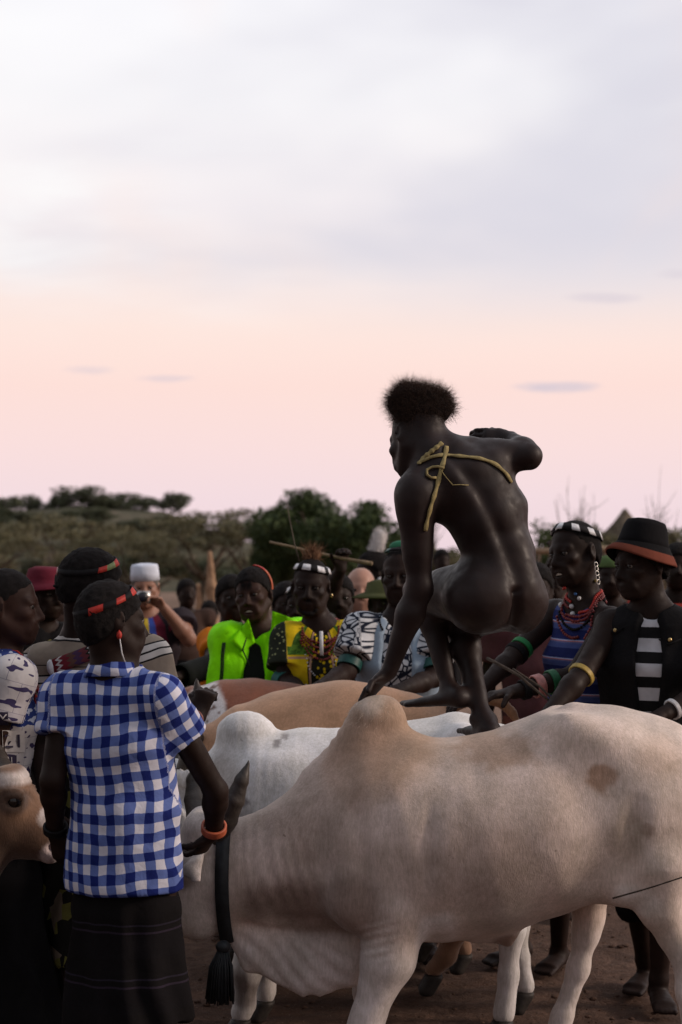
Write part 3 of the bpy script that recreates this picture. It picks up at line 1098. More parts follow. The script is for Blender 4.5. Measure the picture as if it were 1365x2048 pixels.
def near_disp(P, N):
    x, z = P[:, 0], P[:, 2]
    def band(v, a, b, s):
        return np.clip((v - a) / s, 0, 1) * np.clip((b - v) / s, 0, 1)
    X = lambda px: w(px, 1150)[0]
    Z = lambda py: w(682, py)[2]
    side = np.clip(np.abs(N[:, 1]) * 1.4 - .2, 0, 1)
    out = np.zeros(len(P))
    # upright skin folds on the neck, behind the strap
    m = band(x, X(455), X(660), .08) * band(z, Z(1850), Z(1600), .1)
    out += m * .0030 * (.2 + .9 * np.abs(vnoise(P, (6, 2, 5), 12))) * np.sin((x + .16 * (z - .9)) * 140 + 8.0 * vnoise(P, (7, 2, 3), 2, 2))
    # short folds along the crest
    m = band(x, X(470), X(700), .05) * np.clip((z - (Z(1640) + (x - X(470)) * .70)) / .06, 0, 1)
    out += m * .004 * np.sin(x * 260 + 4 * vnoise(P, 9, 1))
    # slanting folds over the dewlap
    m = band(x, X(460), X(720), .06) * band(z, Z(1990), Z(1830), .05)
    out += m * .0026 * np.sin((z * .9 + x * .75) * 105 + 7 * vnoise(P, (5, 2, 5), 4, 2))
    # a deep crease where neck and dewlap meet
    zz = Z(1842) - .03 * np.sin((x - X(470)) * 7)
    out -= .016 * band(x, X(465), X(730), .06) * np.exp(-((z - zz) / .018) ** 2) * side
    # fine creases in front of the shoulder
    m = band(x, X(700), X(800), .05) * band(z, Z(1900), Z(1790), .05)
    out += m * .003 * np.sin((z * 1.1 - x * .35) * 210 + 3 * vnoise(P, 8, 6))
    # ribs, very faint, and the scar behind the shoulder
    m = band(x, X(840), X(1130), .12) * band(z, Z(1800), Z(1540), .1)
    out -= .010 * np.exp(-((x - X(848) - .05 * (z - Z(1650))) / .018) ** 2) * band(z, Z(1780), Z(1560), .12) * side
    # ridge of the shoulder blade and the groove in front of it
    out += .006 * np.exp(-((x - X(795) + .22 * (z - Z(1600))) / .032) ** 2) * band(z, Z(1740), Z(1510), .1) * side
    out -= .009 * np.exp(-((x - X(722) + .15 * (z - Z(1680))) / .030) ** 2) * band(z, Z(1800), Z(1540), .1) * side
    # hollow flank in front of the hip and groove behind the thigh
    out -= .022 * np.exp(-((x - X(1150)) / .10) ** 2 - ((z - Z(1560)) / .10) ** 2) * side
    out -= .022 * np.exp(-((x - X(1235) - .1 * (z - Z(1680))) / .028) ** 2) * band(z, Z(1770), Z(1560), .1) * side
    return out

def near_col(P):
    c = np.tile(np.array((.59, .475, .415)), (len(P), 1))
    mot = vnoise(P, (5, 5, 3), 31, 4)[:, None]
    c = c * (1 + .26 * mot) + np.array((.02, -.005, -.02)) * mot
    X = lambda px: w(px, 1150)[0]
    Z = lambda py: w(682, py)[2]
    tan = (.36, .225, .15)
    c = blotch(P, c, X(770), Z(1470), .155, (.40, .26, .17), .85, 1.0, .4, .8, 2)      # brown hump
    c = blotch(P, c, X(715), Z(1510), .13, (.34, .22, .155), .8, 1.0, .4, .8, 3)
    c = blotch(P, c, X(742), Z(1398), .045, (.60, .50, .42), .7, .9, .4, .9, 4)       # pale crest tuft
    c = blotch(P, c, X(580), Z(1600), .11, (.34, .25, .20), .6, 1.9, .5, .9, 5)
    c = blotch(P, c, X(570), Z(1782), .075, (.22, .15, .12), .85, 1.4, .5, .9, 6)
    c = blotch(P, c, X(705), Z(1775), .075, (.22, .15, .12), .8, 1.3, .5, .9, 7)
    c = blotch(P, c, X(610), Z(1688), .04, (.34, .25, .20), .5, 1.0, .4, 1, 8)
    c = blotch(P, c, X(650), Z(1835), .05, (.22, .145, .115), .75, 2.6, .4, .9, 9)
    c = blotch(P, c, X(1180), Z(1537), .043, (.32, .165, .09), .85, 1.2, .6, .5, 10)   # brown spots on the hip
    c = blotch(P, c, X(1263), Z(1636), .022, (.22, .12, .08), .9, 1.0, .4, .5, 11)
    c = blotch(P, c, X(1300), Z(1500), .06, (.44, .29, .20), .6, 1.2, .4, .9, 12)
    c = blotch(P, c, X(960), Z(1690), .13, (.34, .25, .21), .65, 1.5, .6, 1.0, 13)
    c = blotch(P, c, X(1225), Z(1650), .10, (.34, .26, .19), .6, .5, .5, 1.0, 14)
    c = blotch(P, c, X(980), Z(1488), .05, (.36, .23, .15), .75, 2.4, .5, .8, 15)
    # pale underside: dewlap, elbow, belly line and lower legs
    wgt = np.clip((Z(1845) - P[:, 2]) / .08, 0, 1)[:, None] * .7
    c = c * (1 - wgt) + np.array((.70, .64, .62)) * wgt
    c = blotch(P, c, X(868), Z(1840), .07, (.72, .67, .66), .8, 1.0, .3, .6, 16)
    c = blotch(P, c, X(1245), Z(1775), .05, (.70, .64, .60), .8, 1.4, .3, .6, 17)
    c = blotch(P, c, X(1015), Z(1885), .035, (.20, .10, .06), .8, 1.6, .2, .6, 18)
    wgt = np.clip((X(470) - P[:, 0]) / .05, 0, 1)[:, None] * .6
    c = c * (1 - wgt) + np.array((.62, .57, .54)) * wgt
    c = blotch(P, c, X(375), Z(1735), .05, (.10, .075, .06), .7, 1.0, .3, .6, 19)
    wgt = np.clip((P[:, 0] - X(1080)) / .3, 0, 1)[:, None] * .3
    c = c * (1 - wgt) + np.array((.68, .59, .51)) * wgt
    return c

near = nb.finish(.0095, near_col, m_coat_near, near_disp)
near_bvh = bvh_of(nb.PF)
make_horn([w(437, 1662, -.075), w(456, 1630, -.10), w(474, 1590, -.12), w(489, 1550, -.125), w(503, 1514, -.12)], [.036, .036, .031, .021, .005], near)
make_horn([w(392, 1645, .075), w(384, 1610, .12), w(380, 1570, .15), w(390, 1535, .16)], [.036, .034, .024, .006], near)
for sy in (-1, 1):
    put('eye', ballv(w(352, 1742, sy * .098), .022, 12, 8), m_bull_eye, near)
# pale hair tuft on the crest and long hair at the tail tip
m_tuft = plain('crest_hair', (.52, .42, .34), .9, .1, .3, 30)
P, F = nb.PF
N = normals(P, F)
rg = np.random.default_rng(5)
sel = np.where((np.hypot(P[:, 0] - w(738, 1400)[0], (P[:, 2] - w(738, 1400)[2])) < .085) & (P[:, 2] > w(0, 1500)[2]))[0]
sel = rg.choice(sel, 900)
put('crest_hair', hair_strips(P[sel] + rg.normal(0, .003, (900, 3)) - N[sel] * .003, N[sel] * .28 + V(-.5, 0, -.75), .016, .0012, .2), m_tuft, near)
m_switch = plain('tail_hair', (.10, .075, .06), .8, .2, .3, 30)
tp = w(1395, 1950, -.04)
put('tail_switch', hair_strips(tp + rg.normal(0, .009, (500, 3)), np.tile(V(0, 0, -1), (500, 1)), .26, .003, .10, 4, 4), m_switch, near)

# the black strap with its tassel
m_strap = plain('strap_leather', (.016, .019, .022), .55, .35, .3, 30, .4, 200)
sx0 = 457
zt, zb = w(sx0, 1633)[2], w(sx0, 1872)[2]
loop, nrm = [], []
xs = w(sx0, 1700)[0]
cz, hz = (zt + zb) / 2, (zt - zb) / 2
for i in range(49):
    a = 2 * math.pi * i / 48
    q = V(xs + .012 * math.sin(a), nb.D, cz) + V(0, .128 * math.sin(a), hz * math.cos(a))
    h = near_bvh.find_nearest(Vector(q))
    nv = unit(V(0, math.sin(a) / .128, math.cos(a) / hz))
    hp = np.array(h[0])
    q2 = V(q[0], hp[1], hp[2]) + nv * .008 if abs(hp[0] - q[0]) < .06 else q
    if math.cos(a) < -.75:
        q2 = q2 + V(0, 0, -.004)
    loop.append(q2); nrm.append(nv)
strap = put('neck_strap', ribbon(loop, nrm, .042, .005), m_strap, None)
tag(strap, 'black leather strap with a long tassel round the cream bull\'s neck', 'strap')
tb = w(452, 1878, -.11)
vs = []
rg2 = np.random.default_rng(8)
for i in range(150):
    a = rg2.uniform(0, 2 * math.pi)
    r0, r1 = rg2.uniform(0, .014), rg2.uniform(.008, .036)
    p0 = tb + V(math.cos(a) * r0, math.sin(a) * r0, 0)
    p1 = tb + V(math.cos(a) * r1 - .008, math.sin(a) * r1 * .7, -.06)
    p2 = tb + V(math.cos(a) * r1 * 1.25 - .012, math.sin(a) * r1 * .7, -.165 + rg2.uniform(-.012, .012))
    vs.append(tube([p0, p1, p2], [.0022, .0026, .0022], 4))
put('tassel', cat_pf(*vs), m_strap, strap)
put('tassel_knot', ballv(tb, (.024, .024, .02), 10, 8), m_strap, strap)

# ---------------------------------------------------------------- the white bull behind it
m_coat_white = coat_mat('coat_white')
b2 = Bull('bull', 'white bull with rounded hump between the cream bull and the tan one', 5.95)
b2.barrel([(1040, 1470, 1640, .09), (1000, 1446, 1700, .17), (930, 1430, 1730, .23), (850, 1446, 1770, .25), (760, 1462, 1790, .265),
           (660, 1464, 1795, .26), (590, 1466, 1780, .235), (520, 1476, 1765, .20), (460, 1505, 1750, .155), (410, 1535, 1725, .115), (370, 1560, 1700, .10)])
S, w = b2.S, b2.w
S.ec(w(490, 1540), w(490, 1465), (.135, .10), (.088, .07), V(1, 0, 0), .06)
S.el(w(488, 1458), (.085, .06, .062), None, .05)
S.ec(w(370, 1570), w(330, 1600), (.11, .10), (.10, .095), V(0, 0, 1), .05)
S.ec(w(330, 1600), w(240, 1690), (.11, .09), (.065, .06), V(.7, 0, .7), .05)
for sy in (-1, 1):
    S.sp(w(925, 1470, sy * .17), .05, .07)
    S.el(w(555, 1640, sy * .15), (.14, .07, .22), None, .09)
    S.el(w(965, 1600, sy * .13), (.15, .08, .2), None, .09)
    S.ec(w(352, 1545, sy * .09), w(388, 1548, sy * .17), (.022, .012), (.036, .013), V(0, .3, 1), .015)
    S.ec(w(388, 1548, sy * .17), w(404, 1546, sy * .22), (.036, .013), (.010, .008), V(0, .3, 1), .015)
b2.leg([(540, 1720, -.13, .09), (520, 1800, -.13, .07), (498, 1925, -.13, .048), (495, 1990, -.13, .031), (487, 2020, -.13, .036)], .05)
b2.leg([(545, 1720, .13, .09), (535, 1800, .13, .07), (530, 1925, .13, .048), (528, 1990, .13, .031), (528, 2020, .13, .036)], .05)
b2.leg([(975, 1660, -.14, .11), (985, 1750, -.14, .075), (1015, 1840, -.14, .048), (1010, 1930, -.14, .032), (1000, 2020, -.14, .036)], .05)
b2.leg([(990, 1660, .16, .11), (1015, 1760, .16, .07), (1042, 1870, .18, .044), (1050, 1940, .19, .031), (1063, 2000, .2, .033)], .048)
S.ch([w(1040, 1475), w(1052, 1520), w(1056, 1640), w(1050, 1800)], [.03, .024, .016, .012], .03)

def white_disp(P, N):
    x, z = P[:, 0], P[:, 2]
    m = np.clip((w(425, 0)[0] - x) / .05, 0, 1) * np.clip((x - w(352, 0)[0]) / .03, 0, 1)
    return m * .004 * np.sin((x * .9 + z * .25) * 240 + 2 * vnoise(P, 8, 1)) + 0.0007 * np.sin(x * 190 + 3 * vnoise(P, (8, 2, 2), 3)) * np.clip((w(640, 0)[0] - x) / .1, 0, 1)

def white_col(P):
    c = np.tile(np.array((.70, .69, .69)), (len(P), 1))
    X = lambda px: w(px, 1150)[0]; Z = lambda py: w(682, py)[2]
    c = blotch(P, c, X(440), Z(1560), .09, (.46, .42, .40), .6, 1.0, .4, .9, 2)
    c = blotch(P, c, X(490), Z(1620), .05, (.36, .33, .34), .5, 1.0, .4, .9, 4)
    c = blotch(P, c, X(557), Z(1480), .011, (.14, .12, .12), .75, 1.4, .9, .4, 3)
    c = blotch(P, c, X(572), Z(1470), .009, (.2, .17, .17), .7, 1.4, .9, .4, 6)
    c = blotch(P, c, X(495), Z(1585), .018, (.16, .14, .15), .8, 1.0, .6, .5, 5)
    c = blotch(P, c, X(390), Z(1550), .07, (.42, .25, .17), .0, 1.0, .3, .6, 6)
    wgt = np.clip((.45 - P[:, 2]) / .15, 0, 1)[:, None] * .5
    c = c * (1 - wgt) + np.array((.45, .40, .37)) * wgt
    c = blotch(P, c, X(492), Z(1960), .06, (.14, .11, .10), .8, 1, .5, .6, 7)
    return c
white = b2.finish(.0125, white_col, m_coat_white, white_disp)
make_horn([w(372, 1548, -.07), w(384, 1500, -.10), w(398, 1430, -.12), w(403, 1385, -.125), (w(399, 1354, -.12))], [.034, .031, .026, .021, .006], white)
make_horn([w(352, 1548, .07), w(345, 1500, .12), w(340, 1450, .15)], [.034, .027, .007], white)
for sy in (-1, 1):
    put('eye', ballv(w(310, 1605, sy * .09), .02, 10, 8), m_bull_eye, white)

# ---------------------------------------------------------------- tan bull and red-brown pied bull further back
m_coat_tan = coat_mat('coat_tan')
b3 = Bull('bull', 'tan bull whose broad back rises behind the white bull', 6.5)
b3.barrel([(905, 1425, 1600, .08), (880, 1404, 1640, .15), (820, 1388, 1680, .22), (750, 1374, 1710, .25), (690, 1368, 1730, .26),
           (610, 1380, 1730, .25), (540, 1396, 1715, .22), (480, 1418, 1690, .17), (430, 1455, 1660, .12), (385, 1490, 1640, .10)])
S, w = b3.S, b3.w
S.ec(w(385, 1540), w(330, 1600), (.10, .09), (.07, .06), V(.4, 0, 1), .05)
for sy in (-1, 1):
    S.el(w(510, 1570, sy * .14), (.13, .07, .2), None, .09)
    S.el(w(850, 1540, sy * .12), (.14, .08, .19), None, .09)
    S.ec(w(395, 1500, sy * .09), w(405, 1515, sy * .2), (.03, .012), (.012, .008), V(1, 0, .3), .015)
    b3.leg([(520, 1620, sy * .13, .085), (510, 1720, sy * .13, .065), (500, 1850, sy * .13, .044), (500, 1930, sy * .13, .03), (497, 1950, sy * .13, .034)], .048)
b3.leg([(860, 1600, -.13, .10), (880, 1720, -.13, .075), (912, 1840, -.10, .046), (890, 1905, -.06, .034), (868, 1950, -.03, .036)], .05)
b3.leg([(870, 1600, .13, .10), (880, 1720, .13, .07), (905, 1810, .16, .045), (925, 1880, .22, .032), (938, 1925, .24, .036)], .05)
S.ch([w(900, 1412), w(955, 1398, .02), w(1005, 1405, .03), w(1025, 1425, .03), w(1042, 1455, .03), w(1050, 1530, .02)], [.028, .020, .017, .015, .013, .012], .03)
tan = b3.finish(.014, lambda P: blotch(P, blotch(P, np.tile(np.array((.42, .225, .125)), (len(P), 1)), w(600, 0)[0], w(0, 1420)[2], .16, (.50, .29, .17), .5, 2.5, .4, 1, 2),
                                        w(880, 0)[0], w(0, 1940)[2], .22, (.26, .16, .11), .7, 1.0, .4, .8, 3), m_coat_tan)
make_horn([w(400, 1490, -.06), w(395, 1450, -.11), w(385, 1415, -.13)], [.03, .024, .006], tan)
make_horn([w(380, 1490, .06), w(372, 1450, .11), w(370, 1415, .13)], [.03, .024, .006], tan)

b4 = Bull('bull', 'red-brown bull with white speckled flank below the lime jacket', 7.05)
b4.barrel([(880, 1400, 1560, .08), (850, 1388, 1600, .15), (780, 1388, 1640, .22), (700, 1390, 1660, .25), (620, 1384, 1670, .25),
           (550, 1370, 1660, .23), (490, 1362, 1640, .21), (430, 1364, 1620, .17), (380, 1378, 1590, .13), (330, 1400, 1570, .11)])
S, w = b4.S, b4.w
S.ec(w(330, 1450), w(260, 1520), (.11, .09), (.065, .06), V(.5, 0, 1), .05)
for sy in (-1, 1):
    S.el(w(480, 1520, sy * .14), (.13, .07, .2), None, .09)
    S.el(w(820, 1510, sy * .12), (.14, .08, .19), None, .09)
    b4.leg([(490, 1580, sy * .13, .085), (485, 1660, sy * .13, .06), (480, 1780, sy * .13, .042), (480, 1860, sy * .13, .034)], .048)
    b4.leg([(830, 1580, sy * .13, .09), (840, 1660, sy * .13, .06), (860, 1760, sy * .13, .042), (850, 1860, sy * .13, .034)], .048)
S.ch([w(882, 1410), w(892, 1440), w(895, 1560), w(890, 1700)], [.03, .022, .014, .012], .03)

def pied(P):
    c = np.tile(np.array((.19, .060, .030)), (len(P), 1))
    X = lambda px: w(px, 1150)[0]; Z = lambda py: w(682, py)[2]
    c = blotch(P, c, X(415), Z(1440), .15, (.66, .63, .62), 1.0, .75, .35, .25, 3)
    sp = vnoise(P, 38, 2, 2) > .33
    white_part = c[:, 1] > .3
    c[sp & white_part] = (.16, .10, .08)
    return c
pied_b = b4.finish(.014, pied, m_coat_tan)
make_horn([w(345, 1400, -.06), w(338, 1365, -.12), w(345, 1335, -.13)], [.03, .024, .006], pied_b)
make_horn([w(325, 1400, .06), w(318, 1365, .12), w(322, 1335, .13)], [.03, .024, .006], pied_b)

# ---------------------------------------------------------------- brown bull coming in from the left, only its head in view
m_coat_brown = coat_mat('coat_brown')
b5 = Bull('bull', 'brown bull at left edge with white band over its brow', 5.12)
S, w = b5.S, b5.w
b5.barrel([(-60, 1560, 1800, .13), (-160, 1530, 1830, .17), (-260, 1490, 1860, .22), (-420, 1480, 1880, .27), (-600, 1480, 1880, .28), (-760, 1470, 1840, .24), (-850, 1500, 1760, .12)])
S.ec(w(-60, 1660), w(5, 1630), (.15, .12), (.125, .115), V(.2, 0, 1), .05)
S.ec(w(5, 1618), w(72, 1665), (.112, .10), (.082, .072), V(-.45, 0, 1), .05)
S.ec(w(72, 1665), w(112, 1700), (.078, .07), (.054, .056), V(-.6, 0, 1), .04)
S.rc(w(20, 1560, -.06), w(20, 1560, .06), .045, .045, .05)
for sy in (-1, 1):
    S.sp(w(38, 1600, sy * .085), .034, .03)
    S.el(w(42, 1596, sy * .115), (.024, .020, .014), (V(1, 0, -.35), V(0, 1, 0), V(.35, 0, 1)), .012, True)
    S.rc(w(24, 1578, sy * .102), w(56, 1584, sy * .100), .014, .012, .015)
    S.sp(w(110, 1690, sy * .046), .013, .012, True)
    S.el(w(-260, 1700, sy * .15), (.15, .07, .22), None, .09)
    S.el(w(-720, 1660, sy * .15), (.16, .08, .22), None, .09)
    S.ec(w(-20, 1585, sy * .1), w(-45, 1590, sy * .2), (.03, .012), (.04, .012), V(0, .2, 1), .015)
    b5.leg([(-250, 1800, sy * .14, .09), (-250, 1920, sy * .14, .06), (-250, 2060, sy * .14, .045), (-250, 2150, sy * .14, .035)], .05, 1.0)
    b5.leg([(-740, 1780, sy * .14, .10), (-740, 1900, sy * .14, .06), (-760, 2000, sy * .14, .045), (-750, 2150, sy * .14, .035)], .05, 1.0)

def brown_col(P):
    c = np.tile(np.array((.16, .085, .048)), (len(P), 1))
    X = lambda px: w(px, 1150)[0]; Z = lambda py: w(682, py)[2]
    c = blotch(P, c, X(10), Z(1600), .08, (.25, .145, .09), .7, 1.4, .3, .8, 1)
    m = np.exp(-((P[:, 2] - Z(1551)) / .020) ** 4) * (P[:, 0] > X(-40)) * (P[:, 0] < X(76))
    c = c * (1 - m[:, None]) + np.array((.62, .55, .52)) * m[:, None]
    c = blotch(P, c, X(96), Z(1630), .028, (.60, .53, .50), .9, .6, .3, .5, 5)
    c = blotch(P, c, X(38), Z(1594), .035, (.07, .045, .035), .8, 1.3, .3, .5, 3)
    c = blotch(P, c, X(40), Z(1700), .09, (.075, .04, .025), .8, 1.6, .4, .9, 2)
    c = blotch(P, c, X(110), Z(1704), .036, (.56, .47, .47), .9, 1.0, .3, .4, 4)
    return c

def brown_disp(P, N):
    X = lambda px: w(px, 1150)[0]; Z = lambda py: w(682, py)[2]
    d = np.hypot((P[:, 0] - X(38)) , (P[:, 2] - Z(1612)))
    m = np.clip((d - .035) / .02, 0, 1) * np.clip((.11 - d) / .03, 0, 1) * (P[:, 2] > Z(1600))
    return m * .003 * np.sin(d * 420)
brown = b5.finish(.0085, brown_col, m_coat_brown, brown_disp)
for sy in (-1, 1):
    put('eye', ballv(w(42, 1594, sy * .094), .0235, 14, 10), m_bull_eye, brown)
make_horn([w(0, 1550, -.07), w(-25, 1520, -.14), w(-30, 1470, -.16)], [.033, .026, .006], brown)
make_horn([w(0, 1550, .07), w(-25, 1520, .14), w(-30, 1470, .16)], [.033, .026, .006], brown)
# ================================================================== people
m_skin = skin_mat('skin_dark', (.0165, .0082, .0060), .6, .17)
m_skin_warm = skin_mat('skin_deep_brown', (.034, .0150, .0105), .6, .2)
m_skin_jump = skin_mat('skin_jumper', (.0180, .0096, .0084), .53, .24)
m_skin_light = skin_mat('skin_light', (.40, .215, .155), .5, .35, .1)
m_skin_tan = skin_mat('skin_tan', (.27, .135, .09), .5, .35, .1)
m_hair = plain('hair_black', (.010, .008, .008), .85, .15, .3, 60, .9, 420, .006)
m_eye = plain('eye_white', (.11, .09, .075), .25, .5, .05)
m_iris = plain('eye_dark', (.010, .007, .006), .2, .5, .05)
m_teeth = plain('teeth', (.62, .57, .50), .35, .4, .08)
m_cloth_black = fabric('cloth_black', (.006, .0055, .0065))
m_brown_nail = plain('foot_sole', (.16, .10, .075), .8, .2, .2)

def frame(yaw, pitch=0.0, roll=0.0):
    """yaw 0 faces the camera, 90 the right edge, 180 away; pitch down and roll in degrees -> forward, left, up"""
    a, p, r = (math.radians(v) for v in (yaw, pitch, roll))
    f = V(math.sin(a), -math.cos(a), 0)
    l = V(math.cos(a), math.sin(a), 0)
    u = V(0, 0, 1)
    f, u = f * math.cos(p) - u * math.sin(p), u * math.cos(p) + f * math.sin(p)
    l, u = l * math.cos(r) + u * math.sin(r), u * math.cos(r) - l * math.sin(r)
    return f, l, u

def head_sdf(S, c, fr, k=1.0, mouth=.0, ear=True, thin=1.0):
    f, l, u = fr
    g = lambda a, b, d: c + (f * a + l * b + u * d) * k
    ax = (f, l, u)
    S.el(g(-.008, 0, .030), (.097 * k, .075 * k, .088 * k), ax, .03)                 # skull
    S.el(g(.035, 0, -.035), (.062 * k, .058 * k * thin, .072 * k), ax, .03)          # face
    S.el(g(.048, 0, -.075), (.045 * k, .044 * k * thin, .040 * k), ax, .025)         # jaw
    S.sp(g(.074, 0, -.102), .019 * k, .02)                                            # chin
    for s in (-1, 1):
        S.rc(g(-.005, s * .060, -.045), g(.055, s * .030, -.098), .020 * k, .016 * k, .025)
        S.el(g(.066, s * .043, -.022), (.022 * k, .022 * k, .018 * k), ax, .02)      # cheekbones
        S.rc(g(.082, s * .010, .020), g(.072, s * .046, .020), .013 * k, .010 * k, .014)   # brow
        S.el(g(.096, s * .031, .000), (.017 * k, .019 * k, .0125 * k), ax, .012, True)     # socket
        S.el(g(.082, s * .031, .009), (.013 * k, .017 * k, .007 * k), ax, .006)     # lids
        S.el(g(.081, s * .031, -.011), (.011 * k, .016 * k, .006 * k), ax, .008)
        S.sp(g(.098, s * .014, -.040), .0095 * k, .008)                              # nostril wings
        S.rc(g(.088, s * .030, -.050), g(.080, s * .036, -.074), .010 * k, .009 * k, .02)  # folds beside the mouth
        if ear:
            S.el(g(-.012, s * .079, -.006), (.020 * k, .009 * k, .033 * k), (unit(f + l * s * .45), unit(l - f * s * .45), u), .008)
            S.el(g(-.008, s * .087, .000), (.011 * k, .006 * k, .018 * k), (unit(f + l * s * .45), unit(l - f * s * .45), u), .004, True)
    S.rc(g(.090, 0, .012), g(.112, 0, -.034), .0075 * k, .0125 * k, .012)             # nose
    S.el(g(.088, 0, -.066), (.017 * k, .027 * k, .009 * k), ax, .008)                 # lips
    S.el(g(.086, 0, -.080 - mouth * .5), (.016 * k, .023 * k, .0085 * k), ax, .008)
    if mouth:
        S.el(g(.106, 0, -.072 - mouth * .3), (.022 * k, .020 * k, .0045 * k + mouth * .45), ax, .003, True)

def hand_sdf(S, wr, d, n, th, k=1.0, curl=(.3, .4, .3), spread=.10, thumb=.5, tcurl=.4):
    """wr wrist; d towards the fingers, n out of the palm, th towards the thumb"""
    d = unit(d); n = unit(n - d * np.dot(n, d)); t = np.cross(d, n)
    t = t if np.dot(t, th) > 0 else -t
    S.ec(wr, wr + d * .085 * k, (.026 * k, .017 * k), (.039 * k, .015 * k), t, .015)
    for i, (o, L) in enumerate(((.030, .070), (.011, .078), (-.009, .073), (-.027, .058))):
        p = wr + d * (.086 - abs(o) * .12) * k + t * o * k
        dd = unit(d + t * o * spread * 30 * .35)
        r = .0092 * k
        for j, fr in enumerate((.46, .30, .24)):
            a = curl[j]
            nn = unit(n - dd * np.dot(n, dd))
            dd = unit(dd * math.cos(a) + nn * math.sin(a))
            q = p + dd * L * 1.15 * fr * k
            S.rc(p, q, r, r * .92, .004)
            p, r = q, r * .92
    p = wr + d * .025 * k + t * .024 * k
    dd = unit(d * .75 + t * thumb * 1.5 + n * .25)
    S.rc(wr + d * .02 * k, p + dd * .02 * k, .019 * k, .013 * k, .012)
    for j, L in enumerate((.046, .034)):
        q = p + dd * L * k
        S.rc(p, q, .0115 * k, .0095 * k, .006)
        nn = unit(n - dd * np.dot(n, dd))
        p = q
        dd = unit(dd * math.cos(tcurl) + nn * math.sin(tcurl) - t * .25)

def foot_sdf(S, an, toe_dir, k=1.0):
    t = unit(V(toe_dir[0], toe_dir[1], 0))
    s = V(-t[1], t[0], 0)
    z0 = V(an[0], an[1], 0)
    S.rc(an, z0 + V(0, 0, .04) - t * .03, .034 * k, .032 * k, .02)
    S.ec(z0 - t * .03 + V(0, 0, .035), z0 + t * .14 * k + V(0, 0, .024), (.034 * k, .03 * k), (.046 * k, .02 * k), s, .02)
    for o, L in ((-.032, .032), (-.016, .043), (.0, .048), (.016, .050), (.033, .058)):
        p = z0 + t * .145 * k + s * o * k + V(0, 0, .018)
        S.rc(p, p + t * L * .8 * k - V(0, 0, .006), .0115 * k, .0095 * k, .008)

